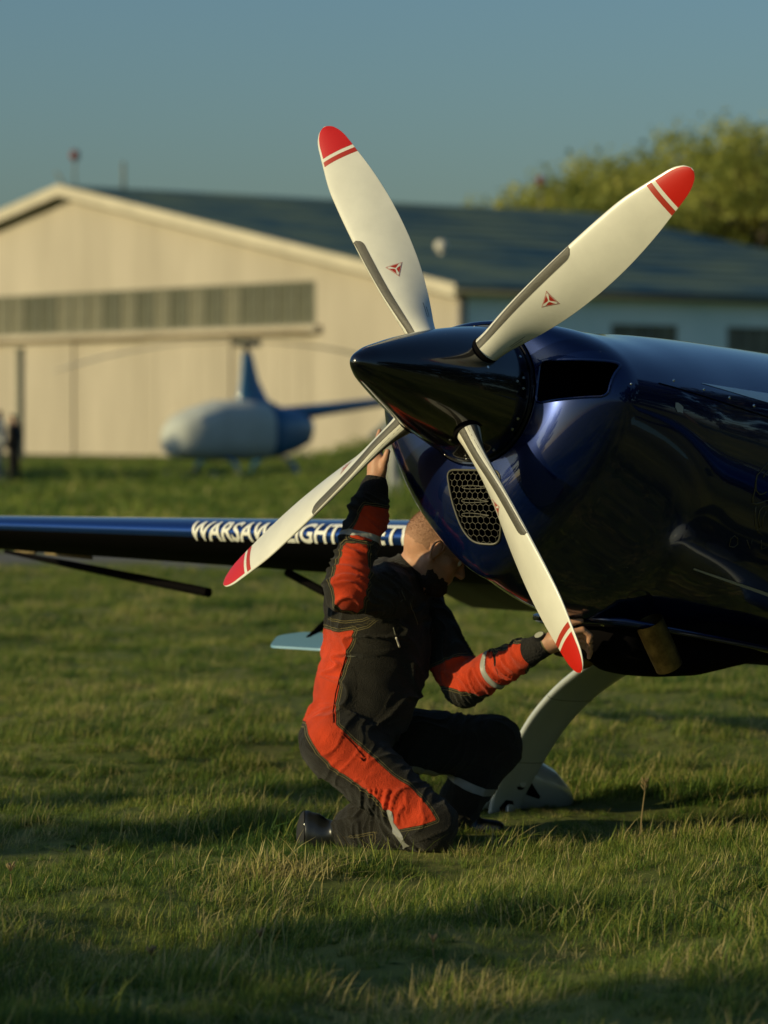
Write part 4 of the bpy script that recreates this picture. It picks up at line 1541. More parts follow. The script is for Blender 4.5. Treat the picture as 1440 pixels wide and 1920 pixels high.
us_all = (1 - np.cos(np.linspace(0, PI, 25))) / 2
blade_labels = ['', '', '', '']
for k in range(4):
    t = ROT0 + k * PI / 2
    rs_ = np.concatenate([np.linspace(0.06, 0.9, 46), [.92, .94, .955, .968, .979, .987, .993, .997, 1.0, 1.002]])
    rr = []
    for r in rs_:
        ring = [blade_pt(t, r, u, 1) for u in us_all] + [blade_pt(t, r, u, -1) for u in us_all[-2:0:-1]]
        rr.append(ring)
    m = MB(); m.loft(rr)
    bo = amb(m, 'propeller_blade', M['blade'], sharp=None)
    r_tip = np.concatenate([np.linspace(0.897, 0.955, 7), [.968, .979, .987, .993, .997, 1.0]])
    for side in (1, -1):
        V_, F_ = blade_patch(t, r_tip, np.linspace(0.07, 0.995, 14), side, 0.0005)
        # the painted edge is curved across the chord
        aobj('red_tip', V_, F_, M['blade_red'], bo)
        V_, F_ = blade_patch(t, np.array([0.868, 0.874, 0.880, 0.885]), np.linspace(0.05, 0.995, 14), side, 0.0005)
        aobj('red_line', V_, F_, M['line_red'], bo)
    # rubber boot round the leading edge of the inner half
    rs_b = np.linspace(0.17, 0.575, 40)
    rr = []
    for i, r in enumerate(rs_b):
        uw = 0.17 if i < 37 else 0.17 * math.sqrt(max(0.05, 1 - ((i - 36) / 3.2) ** 2))
        uu = np.linspace(uw, 0, 9) ** 1.0
        ring = [blade_pt(t, r, u, 1, 0.0012) for u in uu] + [blade_pt(t, r, u, -1, 0.0012) for u in uu[::-1][1:]]
        rr.append(ring)
    m = MB(); m.loft(rr, closed=False)
    amb(m, 'leading_edge_boot', M['boot'], bo, sharp=None)
    # emblem: red triangle with a white three-blade propeller
    rc, s_ = 0.425, 0.0235
    uc = 0.50
    c_ = float(bl(rc, BC))

    def em(a, b, off): return blade_pt(t, rc + a, uc + b / c_, 1, off)
    tri = [(-1.15, 0), (0.62, 1.0), (0.62, -1.0)]

    def trip(sc, off, nsub=7):
        Vv, Ff = [], []
        P3 = [np.array(p) * s_ * sc for p in tri]
        idx_ = {}
        for i in range(nsub + 1):
            for j in range(nsub + 1 - i):
                p = P3[0] + (P3[1] - P3[0]) * i / nsub + (P3[2] - P3[0]) * j / nsub
                idx_[(i, j)] = len(Vv); Vv.append(em(p[0], p[1], off))
        for i in range(nsub):
            for j in range(nsub - i):
                Ff.append((idx_[(i, j)], idx_[(i + 1, j)], idx_[(i, j + 1)]))
                if j < nsub - i - 1: Ff.append((idx_[(i + 1, j)], idx_[(i + 1, j + 1)], idx_[(i, j + 1)]))
        return np.array(Vv), Ff
    V_, F_ = trip(1.12, 0.0006); eo = aobj('emblem', V_, F_, M['line_red'], bo)
    V_, F_ = trip(1.03, 0.0009); aobj('emblem_border', V_, F_, M['blade'], bo)
    V_, F_ = trip(0.95, 0.0012); aobj('emblem_field', V_, F_, M['line_red'], bo)
    Vv, Ff = [], []
    for q in range(3):
        e = np.array(tri[q]) * s_ * 0.86
        nrm = np.array([-e[1], e[0]]); nrm /= np.linalg.norm(nrm)
        base = len(Vv)
        for f, wdt in ((0.0, .10), (.25, .075), (.5, .13), (.75, .15), (.93, .10), (1.0, .03)):
            for sg in (-1, 1):
                p = e * f + nrm * sg * wdt * s_
                Vv.append(em(p[0], p[1], 0.0015))
        for i in range(5): Ff.append((base + 2 * i, base + 2 * i + 1, base + 2 * i + 3, base + 2 * i + 2))
    aobj('emblem_propeller', np.array(Vv), Ff, M['blade'], bo)
    # two thin printed lines at the trailing side of the root
    for uu0 in (0.80, 0.86):
        V_, F_ = blade_patch(t, np.linspace(0.235, 0.29 if uu0 < .83 else 0.275, 6), np.array([uu0, uu0 + 0.012]), 1, 0.0007)
        aobj('printed_line', V_, F_, M['dark_metal'], bo)
    # dark collar where the root leaves the spinner
    ax = np.array([0, math.sin(t), math.cos(t)])
    m = MB(); m.tube([ax * 0.12, ax * 0.1725], [0.046, 0.0438], 40)
    amb(m, 'root_collar', M['black'], bo)

# ---- main gear
def leg_pts(sg):
    pxs = [(1188, 1222), (1140, 1250), (1082, 1292), (1032, 1345), (998, 1400), (972, 1450), (952, 1492), (944, 1525)]
    xs__ = [-1.46, -1.49, -1.51, -1.53, -1.55, -1.56, -1.57, -1.58]
    P_ = []
    for (a, b), x in zip(pxs, xs__):
        o, d = ray_local(a, b)
        tt = (x - o[0]) / d[0]
        p = o + d * tt
        P_.append(np.array([x, p[1] * (-sg), p[2]]))
    return P_


GEAR_PTS = leg_pts(-1)
for sg in (-1, 1):
    P_ = [np.array([p[0], p[1] * (1 if sg < 0 else -1), p[2]]) for p in GEAR_PTS]
    # resample
    tt = np.linspace(0, len(P_) - 1, 29)
    PP = np.array([[np.interp(q, range(len(P_)), [p[c] for p in P_]) for c in range(3)] for q in tt])
    for _ in range(3): PP[1:-1] = (PP[:-2] + 2 * PP[1:-1] + PP[2:]) / 4
    rr = []
    for i, p in enumerate(PP):
        tg = PP[min(i + 1, 28)] - PP[max(i - 1, 0)]; tg /= np.linalg.norm(tg)
        ch = np.array([1.0, 0, 0]) - tg * tg[0]; ch /= np.linalg.norm(ch)
        nm = np.cross(tg, ch)
        wd = 0.122 - 0.048 * (i / 28); th = 0.020 - 0.006 * (i / 28)
        rr.append([p + ch * wd * math.copysign(abs(math.cos(w)) ** 0.7, math.cos(w)) + nm * th * math.copysign(abs(math.sin(w)) ** 0.7, math.sin(w)) for w in np.linspace(0, 2 * PI, 28, endpoint=False)])
    m = MB(); m.loft(rr)
    lg = amb(m, 'gear_leg', M['gear_white'], sharp=None)
    for i0 in (9, 18):
        m = MB(); m.loft([[p + (p - PP[i]) * 0.012 for p in rr[i]] for i in (i0,)] + [[p + np.array([0, 0, -0.002]) + (p - PP[i0]) * 0.012 for p in rr[i0]]], caps=False)
        amb(m, 'paint_joint', M['post_grey'], lg, sharp=None)
    # brake line, clamps and scuffs on the leg
    m = MB(); m.tube([rr[i][14] + np.array([0.012, 0, -0.004]) for i in range(2, 28, 2)], 0.0035, 6)
    amb(m, 'brake_line', M['black'], lg, sharp=None)
    end = PP[-1]
    # wheel, axle hub and pant
    wc = np.array([end[0] - 0.010, end[1] + sg * 0.075, -1.062])
    m = MB()
    m.lathe([(-0.05, 0.06), (-0.055, 0.10), (-0.045, 0.125), (-0.02, 0.138), (0.02, 0.138), (0.045, 0.125), (0.055, 0.10), (0.05, 0.06)], 40, 'z')
    m.V = [tuple(v) for v in (np.array(m.V)[:, [0, 2, 1]] + wc)]
    wl_ = amb(m, 'wheel', M['rubber'])
    m = MB(); m.tube([wc + np.array([0, -sg * 0.13, 0]), wc + np.array([0, sg * 0.03, 0])], 0.026, 20); amb(m, 'axle_hub', M['black'], wl_)
    m = MB(); m.tube([wc + np.array([0, -sg * 0.138, 0]), wc + np.array([0, -sg * 0.128, 0])], 0.017, 20); amb(m, 'axle_nut', M['gear_white'], wl_)
    rr = []
    for x, hw, zb, zt in ((.165, .01, -.05, -.02), (.15, .06, -.08, .04), (.12, .09, -.11, .09), (.06, .105, -.115, .135), (-.04, .110, -.11, .138), (-.16, .100, -.105, .105), (-.28, .082, -.10, .075), (-.38, .055, -.085, .025), (-.45, .012, -.05, -.025)):
        rr.append([wc + np.array([x, hw * math.cos(w), (zb + zt) / 2 + (zt - zb) / 2 * math.sin(w)]) for w in np.linspace(0, 2 * PI, 32, endpoint=False)])
    m = MB(); m.loft(rr)
    wp = amb(m, 'wheel_pant', M['gear_white'], sharp=None)
    bc = PP[-2] + np.array([0.012, -sg * 0.016, 0.0])
    m = MB(); m.tube([bc, bc + np.array([0, -sg * 0.012, 0])], 0.034, 6); bp_ = amb(m, 'axle_plate', M['black'], lg)
    m = MB(); m.tube([bc + np.array([0, -sg * 0.012, 0]), bc + np.array([0, -sg * 0.024, 0])], 0.017, 16); amb(m, 'axle_bolt', M['gear_white'], lg)
    # black painted wedge on the inboard side of the pant
    PX = np.array([(.165, .01, -.05, -.02), (.15, .06, -.08, .04), (.12, .09, -.11, .09), (.06, .105, -.115, .135), (-.04, .110, -.11, .138), (-.16, .100, -.105, .105), (-.28, .078, -.095, .055), (-.38, .045, -.075, 0.0), (-.44, .010, -.055, -.038)])[::-1]
    m = MB()
    rr = []
    for q in np.linspace(0, 1, 14):
        x = 0.04 - 0.19 * q
        hw, zb, zt = [np.interp(x, PX[:, 0], PX[:, k]) for k in (1, 2, 3)]
        w0, w1 = -0.35 - 0.10 * q, 0.95 - 1.30 * q ** 0.6
        rr.append([wc + np.array([x, -sg * (hw + 0.003) * math.cos(w), (zb + zt) / 2 + (zt - zb + 0.004) / 2 * math.sin(w)]) for w in np.linspace(w0, max(w1, w0 + 0.03), 8)])
    m.loft(rr, closed=False)
    amb(m, 'dark_marking', M['black'], wp, sharp=None)

# ================================================================== KNEELING MECHANIC
# one continuous body grown from joints with a blended distance field; clothes are parts laid over it
def A(px, py, d): return at(px, py, d)


PRIMS = []      # (tag, region, kind, data, k)


def cone(tagn, reg, a, b, ra, rb, k=0.02): PRIMS.append((tagn, reg, 'c', (np.array(a, float), np.array(b, float), ra, rb), k))


def ell(tagn, reg, c, r, R=np.eye(3), k=0.02): PRIMS.append((tagn, reg, 'e', (np.array(c, float), np.array(r, float), np.array(R, float)), k))


def pd(kind, D, P):
    if kind == 'c':
        a, b, ra, rb = D
        ab = b - a
        t = np.clip(((P - a) @ ab) / (ab @ ab + 1e-12), 0, 1)
        q = P - a - t[..., None] * ab
        return np.sqrt((q * q).sum(-1)) - (ra + (rb - ra) * t)
    c, r, R = D
    q = (P - c) @ R.T
    k0 = np.sqrt(((q / r) ** 2).sum(-1)); k1 = np.sqrt(((q / r ** 2) ** 2).sum(-1)) + 1e-9
    return k0 * (k0 - 1) / k1


def bounds(kind, D, pad):
    if kind == 'c':
        a, b, ra, rb = D
        r = max(ra, rb) + pad
        return np.minimum(a, b) - r, np.maximum(a, b) + r
    c, r, R = D
    return c - r.max() - pad, c + r.max() + pad


# joints
rSh, rEl, rWr = A(730, 1112, 10.54), A(650, 1102, 10.32), A(704, 908, 10.40)
lSh, lEl, lWr = A(782, 1128, 10.90), A(872, 1284, 10.70), A(1008, 1214, 10.47)
chest, belly, pelv = A(706, 1172, 10.71), A(688, 1290, 10.72), A(652, 1385, 10.73)
neckb = A(752, 1092, 10.72)
rHip, rKn, rAn = A(634, 1396, 10.61), A(806, 1546, 10.52), A(652, 1556, 10.70)
lHip, lKn, lAn = A(668, 1386, 10.92), A(925, 1397, 10.99), A(846, 1535, 11.04)
headc = A(815, 1032, 10.69)
hp_, hyw = math.radians(36), math.radians(4)
HX = np.array([math.cos(hp_) * math.cos(hyw), math.cos(hp_) * math.sin(hyw), -math.sin(hp_)])
HY = np.array([-math.sin(hyw), math.cos(hyw), 0.0])
HZ = np.cross(HX, HY)
HR = np.array([HX, HY, HZ])


def hd(x, y, z): return headc + x * HX + y * HY + z * HZ


# torso
ell('torso', 'suit', chest, (0.152, 0.190, 0.190), k=0.03)
ell('torso', 'suit', belly, (0.160, 0.175, 0.165), k=0.06)
ell('torso', 'suit', pelv, (0.138, 0.180, 0.130), k=0.06)
ell('torso', 'suit', A(690, 1118, 10.70), (0.105, 0.175, 0.085), k=0.05)
ell('torso', 'suit', A(740, 1220, 10.74), (0.095, 0.150, 0.16), k=0.05)
cone('torso', 'suit', A(738, 1110, 10.72), A(760, 1086, 10.72), 0.086, 0.070, k=0.03)
cone('torso', 'suit', A(766, 1080, 10.71), A(760, 1080, 10.72), 0.066, 0.066, k=0.01)
cone('torso', 'suit', A(720, 1108, 10.60), A(770, 1125, 10.86), 0.075, 0.07, k=0.04)
# right arm, raised
cone('rarm', 'suit', rSh, rEl, 0.074, 0.066, k=0.035)
cone('rarm', 'suit', rEl, A(692, 955, 10.385), 0.066, 0.054, k=0.02)
cone('rarm', 'suit', A(690, 962, 10.385), A(697, 940, 10.39), 0.056, 0.050, k=0.02)
cone('rarm', 'cuff', A(696, 943, 10.39), A(701, 918, 10.395), 0.044, 0.043, k=0.008)
cone('rhand', 'skin', A(700, 930, 10.395), rWr, 0.028, 0.026, k=0.006)
cone('rhand', 'skin', rWr, A(709, 868, 10.405), 0.027, 0.029, k=0.015)
cone('rhand', 'skin', A(706, 880, 10.425), A(709, 862, 10.44), 0.026, 0.022, k=0.02)
for i, (dx, dd, ln) in enumerate(((-2, 10.395, 50), (2, 10.420, 58), (6, 10.445, 54), (9, 10.468, 44))):
    a = A(705 + dx * 0.6, 866, dd); b = A(703 + dx, 866 - ln * 0.55, dd + .010); c = A(711 + dx * 0.5, 866 - ln, dd + .022)
    cone('rhand', 'skin', a, b, 0.0105, 0.0095, k=0.006); cone('rhand', 'skin', b, c, 0.0095, 0.0078, k=0.003)
a, b, c = A(716, 884, 10.385), A(722, 862, 10.372), A(727, 846, 10.368)
cone('rhand', 'skin', a, b, 0.013, 0.0115, k=0.008); cone('rhand', 'skin', b, c, 0.0115, 0.009, k=0.003)
# left arm, reaching under the nose
cone('larm', 'suit', lSh, lEl, 0.074, 0.060, k=0.035)
cone('larm', 'suit', lEl, A(985, 1226, 10.51), 0.060, 0.046, k=0.02)
cone('larm', 'cuff', A(990, 1224, 10.50), A(1010, 1214, 10.475), 0.040, 0.038, k=0.008)
cone('lhand', 'skin', A(1000, 1219, 10.480), A(1024, 1207, 10.460), 0.028, 0.026, k=0.006)
cone('lhand', 'skin', A(1024, 1207, 10.460), A(1052, 1196, 10.445), 0.027, 0.030, k=0.012)
cone('lhand', 'skin', A(1036, 1206, 10.470), A(1068, 1197, 10.465), 0.028, 0.027, k=0.02)
for i, (y0, dd) in enumerate(((1184, 10.425), (1192, 10.445), (1201, 10.462), (1210, 10.478))):
    a = A(1064, y0 + 4, dd); b = A(1092, y0 - 4 + i, dd + .004); c = A(1107, y0 + 8 + i, dd + .012); e = A(1104, y0 + 20 + i, dd + .02)
    cone('lhand', 'skin', a, b, 0.0112, 0.0100, k=0.006); cone('lhand', 'skin', b, c, 0.0100, 0.0090, k=0.003); cone('lhand', 'skin', c, e, 0.0090, 0.0078, k=0.003)
a, b, c = A(1046, 1184, 10.435), A(1068, 1168, 10.422), A(1090, 1164, 10.420)
cone('lhand', 'skin', a, b, 0.0145, 0.0120, k=0.010); cone('lhand', 'skin', b, c, 0.0120, 0.0090, k=0.003)
# right leg, kneeling
cone('rleg', 'suit', rHip, rKn, 0.112, 0.078, k=0.05)
cone('rleg', 'suit', rKn, A(735, 1552, 10.60), 0.080, 0.074, k=0.03)
cone('rleg', 'suit', A(735, 1552, 10.60), A(668, 1552, 10.68), 0.074, 0.070, k=0.03)
cone('rleg', 'suit', A(684, 1540, 10.66), A(658, 1558, 10.69), 0.072, 0.058, k=0.015)
cone('rshoe', 'shoe', A(648, 1560, 10.70), A(612, 1568, 10.72), 0.040, 0.046, k=0.008)
ell('rshoe', 'shoe', A(590, 1566, 10.73), (0.050, 0.050, 0.068), k=0.02)
ell('rshoe', 'shoe', A(576, 1562, 10.74), (0.028, 0.054, 0.070), k=0.012)
cone('rshoe', 'shoe', A(586, 1590, 10.72), A(640, 1588, 10.71), 0.026, 0.024, k=0.02)
# left leg, knee raised
cone('lleg', 'suit', lHip, lKn, 0.115, 0.088, k=0.05)
cone('lleg', 'suit', lKn, lAn, 0.086, 0.066, k=0.03)
cone('lshoe', 'shoe', lAn, A(862, 1552, 11.04), 0.045, 0.045, k=0.01)
cone('lshoe', 'shoe', A(850, 1552, 11.04), A(930, 1556, 11.02), 0.042, 0.030, k=0.02)
# neck and head
cone('head', 'skin', A(757, 1090, 10.72), A(790, 1052, 10.70), 0.060, 0.058, k=0.01)
ell('head', 'skin', hd(-0.012, 0, 0.042), (0.098, 0.077, 0.088), HR, k=0.03)
ell('head', 'skin', hd(-0.045, 0, 0.010), (0.060, 0.066, 0.065), HR, k=0.03)
ell('head', 'skin', hd(0.030, 0, -0.022), (0.064, 0.062, 0.080), HR, k=0.03)
ell('head', 'skin', hd(0.046, 0, -0.070), (0.046, 0.048, 0.046), HR, k=0.03)
for s in (1, -1):
    cone('head', 'skin', hd(0.000, s * 0.055, -0.045), hd(0.060, s * 0.026, -0.085), 0.018, 0.018, k=0.03)
    cone('head', 'skin', hd(0.078, s * 0.012, 0.033), hd(0.066, s * 0.046, 0.028), 0.013, 0.010, k=0.012)
    cone('head', 'skin', hd(0.068, s * 0.040, -0.012), hd(0.052, s * 0.056, -0.008), 0.014, 0.012, k=0.018)
    ell('head', 'skin', hd(-0.004, s * 0.079, 0.004), (0.017, 0.007, 0.030), np.array([[0.95, 0.30 * s, 0.1], [-0.30 * s, 0.95, 0], [-0.1, 0, 0.99]]) @ HR, k=0.004)
    cone('head', 'skin', hd(-0.004, s * 0.077, -0.026), hd(0.002, s * 0.077, -0.031), 0.008, 0.007, k=0.006)
cone('head', 'skin', hd(0.086, 0, 0.022), hd(0.113, 0, -0.016), 0.0085, 0.0125, k=0.010)
for s in (1, -1): cone('head', 'skin', hd(0.103, s * 0.006, -0.018), hd(0.098, s * 0.013, -0.020), 0.009, 0.0075, k=0.006)
cone('head', 'skin', hd(0.090, 0.014, -0.047), hd(0.090, -0.014, -0.047), 0.0085, 0.0085, k=0.008)
cone('head', 'skin', hd(0.086, 0.012, -0.058), hd(0.086, -0.012, -0.058), 0.0085, 0.0085, k=0.006)
ell('head', 'skin', hd(0.078, 0, -0.090), (0.020, 0.024, 0.018), HR, k=0.015)
CUTS = []
for s in (1, -1):
    CUTS.append(('e', (hd(0.096, s * 0.031, 0.012), np.array([0.016, 0.018, 0.011]), HR), 0.010))
    CUTS.append(('e', (hd(-0.001, s * 0.091, 0.004), np.array([0.011, 0.0075, 0.020]), HR), 0.004))

VX = 0.0046
lo_, hi_ = np.array([-0.34, 10.10, -0.05]), np.array([0.72, 11.24, 1.42])
dims = np.ceil((hi_ - lo_) / VX).astype(int)
FLD = np.full(dims, 0.2, np.float32)


def apply(kind, D, k, sub=False):
    b0, b1 = bounds(kind, D, 0.03 + k)
    i0 = np.clip(np.floor((b0 - lo_) / VX).astype(int), 0, dims); i1 = np.clip(np.ceil((b1 - lo_) / VX).astype(int), 0, dims)
    if (i1 <= i0).any(): return
    g_ = np.stack(np.meshgrid(*[lo_[q] + VX * np.arange(i0[q], i1[q]) for q in range(3)], indexing='ij'), -1)
    d = pd(kind, D, g_).astype(np.float32)
    sl = tuple(slice(i0[q], i1[q]) for q in range(3))
    f = FLD[sl]
    if sub:
        d = -d
        h = np.clip(0.5 - 0.5 * (f - d) / k, 0, 1)
        FLD[sl] = f * (1 - h) + d * h + k * h * (1 - h)
    else:
        h = np.clip(0.5 + 0.5 * (f - d) / k, 0, 1)
        FLD[sl] = f * (1 - h) + d * h - k * h * (1 - h)


for p in PRIMS: apply(p[2], p[3], p[4])
for c in CUTS: apply(c[0], c[1], c[2], True)


def surface_nets(f, origin, h):
    s = f < 0
    c = np.zeros(tuple(n - 1 for n in f.shape), np.uint8)
    for dx in (0, 1):
        for dy in (0, 1):
            for dz in (0, 1):
                c += s[dx:f.shape[0] - 1 + dx, dy:f.shape[1] - 1 + dy, dz:f.shape[2] - 1 + dz]
    cells = np.argwhere((c > 0) & (c < 8))
    cid = np.full(c.shape, -1, np.int32)
    cid[tuple(cells.T)] = np.arange(len(cells))
    acc = np.zeros((len(cells), 3)); cnt = np.zeros(len(cells))
    corners = np.array([(x, y, z) for x in (0, 1) for y in (0, 1) for z in (0, 1)])
    for a in range(8):
        for b in range(a + 1, 8):
            if np.abs(corners[a] - corners[b]).sum() != 1: continue
            fa = f[tuple((cells + corners[a]).T)].astype(float); fb = f[tuple((cells + corners[b]).T)].astype(float)
            m_ = (fa < 0) != (fb < 0)
            t = np.where(m_, fa / np.where(m_, fa - fb, 1), 0)
            p = corners[a] + t[:, None] * (corners[b] - corners[a])
            acc += np.where(m_[:, None], p, 0); cnt += m_
    V_ = origin + h * (cells + acc / cnt[:, None])
    Q = []
    for ax in range(3):
        e = np.eye(3, dtype=int)[ax]; u = np.eye(3, dtype=int)[(ax + 1) % 3]; v = np.eye(3, dtype=int)[(ax + 2) % 3]
        s0 = s[tuple(slice(0, n - e[q]) for q, n in enumerate(s.shape))]; s1 = s[tuple(slice(e[q], None) for q in range(3))]
        E_ = np.argwhere(s0 != s1)
        E_ = E_[(E_[:, (ax + 1) % 3] > 0) & (E_[:, (ax + 2) % 3] > 0)]
        E_ = E_[(E_[:, (ax + 1) % 3] < s.shape[(ax + 1) % 3] - 1) & (E_[:, (ax + 2) % 3] < s.shape[(ax + 2) % 3] - 1)]
        q_ = np.stack([cid[tuple((E_ - u - v).T)], cid[tuple((E_ - v).T)], cid[tuple(E_.T)], cid[tuple((E_ - u).T)]], -1)
        fl = s[tuple(E_.T)]
        Q.append(np.where(fl[:, None], q_, q_[:, ::-1]))
    return V_, np.concatenate(Q)


PV, PQ = surface_nets(FLD, lo_, VX)
del FLD
PT = np.concatenate([PQ[:, [0, 1, 2]], PQ[:, [0, 2, 3]]])
# light smoothing
E2 = np.unique(np.sort(np.concatenate([PQ[:, [0, 1]], PQ[:, [1, 2]], PQ[:, [2, 3]], PQ[:, [3, 0]]]), axis=1), axis=0)
for _ in range(2):
    acc = np.zeros_like(PV); cn = np.zeros(len(PV))
    np.add.at(acc, E2[:, 0], PV[E2[:, 1]]); np.add.at(acc, E2[:, 1], PV[E2[:, 0]])
    np.add.at(cn, E2[:, 0], 1); np.add.at(cn, E2[:, 1], 1)
    PV = PV * 0.45 + 0.55 * acc / np.maximum(cn, 1)[:, None]


def vnormals(V_, T_):
    n = np.cross(V_[T_[:, 1]] - V_[T_[:, 0]], V_[T_[:, 2]] - V_[T_[:, 0]])
    N_ = np.zeros_like(V_)
    for k in range(3): np.add.at(N_, T_[:, k], n)
    return N_ / (np.linalg.norm(N_, axis=1)[:, None] + 1e-12)


PN = vnormals(PV, PT)
tags = sorted({p[0] for p in PRIMS}); regs = sorted({p[1] for p in PRIMS})
DT = {t: np.full(len(PV), 1.0) for t in tags}; DR = {t: np.full(len(PV), 1.0) for t in regs}
for p in PRIMS:
    d = pd(p[2], p[3], PV)
    DT[p[0]] = np.minimum(DT[p[0]], d); DR[p[1]] = np.minimum(DR[p[1]], d)


def fld(Dx, keys):
    a = np.min([Dx[k] for k in keys], 0); b = np.min([Dx[k] for k in Dx if k not in keys], 0)
    return b - a


f_skin, f_cuff, f_shoe = fld(DR, ['skin']), fld(DR, ['cuff']), fld(DR, ['shoe'])
f_suit = fld(DR, ['suit'])
f_rarm, f_larm = fld(DT, ['rarm', 'rhand']), fld(DT, ['larm', 'lhand'])
f_rleg = fld(DT, ['rleg', 'rshoe']); f_side = fld(DT, ['torso', 'rleg']); f_lleg = fld(DT, ['lleg', 'lshoe'])

# cloth folds
axis_rf = (rWr - rEl) / np.linalg.norm(rWr - rEl); axis_th = (rKn - rHip) / np.linalg.norm(rKn - rHip)
axis_lf = (lWr - lEl) / np.linalg.norm(lWr - lEl); axis_sh = (rAn - rKn) / np.linalg.norm(rAn - rKn)
suit_w = smoothstep(0.0, 0.012, f_suit)
DISP = np.zeros(len(PV))
idxs = np.nonzero(suit_w > 0)[0]
tilt = np.array([0.35, 0.0, 0.93])
for i in idxs:
    p = PV[i]
    if f_rarm[i] > 0: ax, amp, fr = axis_rf, 0.0075, 34.0
    elif f_larm[i] > 0: ax, amp, fr = axis_lf, 0.0075, 34.0
    elif DT['rleg'][i] < DT['torso'][i]:
        u = (p - rKn) @ axis_sh
        if u > 0.02 and p[2] < 0.2: ax, amp, fr = axis_sh, 0.0085, 30.0
        else: ax, amp, fr = axis_th, 0.0045, 26.0
    elif f_lleg[i] > 0: ax, amp, fr = axis_th, 0.004, 24.0
    else: ax, amp, fr = tilt, 0.0115, 14.0
    al = p @ ax; q = p - al * ax
    n1 = noise.noise(Vector((al * fr + 2.5 * noise.noise(Vector(p * 6.0)), q[0] * 7, (q[1] + q[2]) * 7)))
    n2 = noise.noise(Vector((al * fr * 2.1 + 9, q[0] * 12, (q[1] + q[2]) * 12)))
    DISP[i] = amp * (1.25 * (1 - abs(n1) * 2.6) ** 3 if abs(n1) < 0.38 else -0.2) * suit_w[i] + amp * (0.45 * n2 + 0.5 * n1) * suit_w[i]
SV = PV + PN * DISP[:, None]
SN = vnormals(SV, PT)
UVP = pix(PV)
M_PER_PX = 10.6 / F_PX


def poly_sd(poly, Q):
    """signed distance in metres, positive inside"""
    P_ = np.array(poly, float)
    d = np.full(len(Q), 1e9); ins = np.zeros(len(Q), bool)
    for i in range(len(P_)):
        a, b = P_[i], P_[(i + 1) % len(P_)]
        ab = b - a
        t = np.clip(((Q - a) @ ab) / (ab @ ab), 0, 1)
        d = np.minimum(d, np.linalg.norm(Q - a - t[:, None] * ab, axis=1))
        cnd = (a[1] > Q[:, 1]) != (b[1] > Q[:, 1])
        with np.errstate(divide='ignore', invalid='ignore'):
            xx = (b[0] - a[0]) * (Q[:, 1] - a[1]) / (b[1] - a[1]) + a[0]
        ins ^= cnd & (Q[:, 0] < xx)
    return np.where(ins, d, -d) * M_PER_PX


def line_sd(pts, Q):
    P_ = np.array(pts, float)
    best = np.full(len(Q), 1e9); sg = np.ones(len(Q))
    for a, b in zip(P_[:-1], P_[1:]):
        ab = b - a
        t = np.clip(((Q - a) @ ab) / (ab @ ab), 0, 1)
        v = Q - a - t[:, None] * ab
        d = np.linalg.norm(v, axis=1)
        s = np.sign(ab[0] * v[:, 1] - ab[1] * v[:, 0])
        sg = np.where(d < best, s, sg); best = np.minimum(best, d)
    return best * sg * M_PER_PX


side_poly = [(611, 1177), (602, 1213), (590, 1263), (580, 1313), (573, 1340), (580, 1377), (598, 1409), (627, 1440), (661, 1461), (686, 1480), (707, 1495), (723, 1518), (748, 1554),
             (790, 1547), (818, 1537), (806, 1517), (773, 1480), (736, 1455), (698, 1421), (661, 1388), (630, 1359), (630, 1321), (638, 1280), (649, 1234), (661, 1197), (664, 1181), (640, 1185)]
rlow_poly = [(649, 1018), (687, 1022), (692, 1060), (686, 1105), (680, 1140), (665, 1144), (641, 1143), (630, 1130), (623, 1090), (634, 1059)]
rup_poly = [(684, 949), (705, 951), (740, 957), (725, 990), (695, 1016), (657, 1008), (665, 984)]
lup_poly = [(800, 1256), (850, 1236), (905, 1228), (925, 1224), (940, 1296), (905, 1302), (860, 1294), (820, 1282)]
llo_poly = [(930, 1228), (960, 1211), (985, 1206), (994, 1240), (980, 1266), (955, 1294), (938, 1296)]
fac = (-(PN @ V_F)) * 0.06 + 0.012
sd_side = np.minimum(np.minimum(poly_sd(side_poly, UVP), f_side + 0.004), fac)
near_r = (rEl[1] + 0.10) - PV[:, 1]
sd_rl = np.minimum(np.minimum(poly_sd(rlow_poly, UVP), f_rarm + 0.003), fac)
sd_ru = np.minimum(np.minimum(poly_sd(rup_poly, UVP), f_rarm + 0.003), fac)
sd_lu = np.minimum(np.minimum(poly_sd(lup_poly, UVP), f_larm + 0.003), fac)
sd_ll = np.minimum(np.minimum(poly_sd(llo_poly, UVP), f_larm + 0.003), fac)


def slab(p0, ax, half, limb): return np.minimum(half - np.abs((PV - p0) @ ax), limb)


band_r = slab(A(654, 1008, 10.37), axis_rf + np.array([-0.10, 0, -0.06]), 0.0085, f_rarm - 0.001)
ax_b = axis_lf + np.array([0.05, 0, -0.02])
band_l = slab(A(934, 1265, 10.60), ax_b / np.linalg.norm(ax_b), 0.0125, f_larm - 0.001)
knee_poly = [(724, 1518), (735, 1518), (744, 1546), (757, 1570), (770, 1584), (758, 1588), (744, 1566), (732, 1542)]
band_k = np.minimum(np.minimum(poly_sd(knee_poly, UVP), f_rleg), fac)
axL = (lAn - lKn) / np.linalg.norm(lAn - lKn)
band_s = slab(lKn + axL * 0.135 + 0, axL + np.array([0.16, 0, 0.10]), 0.011, f_lleg)
band_s = np.minimum(band_s, DT['rleg'] + 0.0)

PERS = at(700, 1590, 10.63); PERS[2] = 0
person = empty('person', tuple(PERS))
tag(person, 'kneeling mechanic in a black jumpsuit with red orange side panels reaching under the aeroplane nose', 'person')


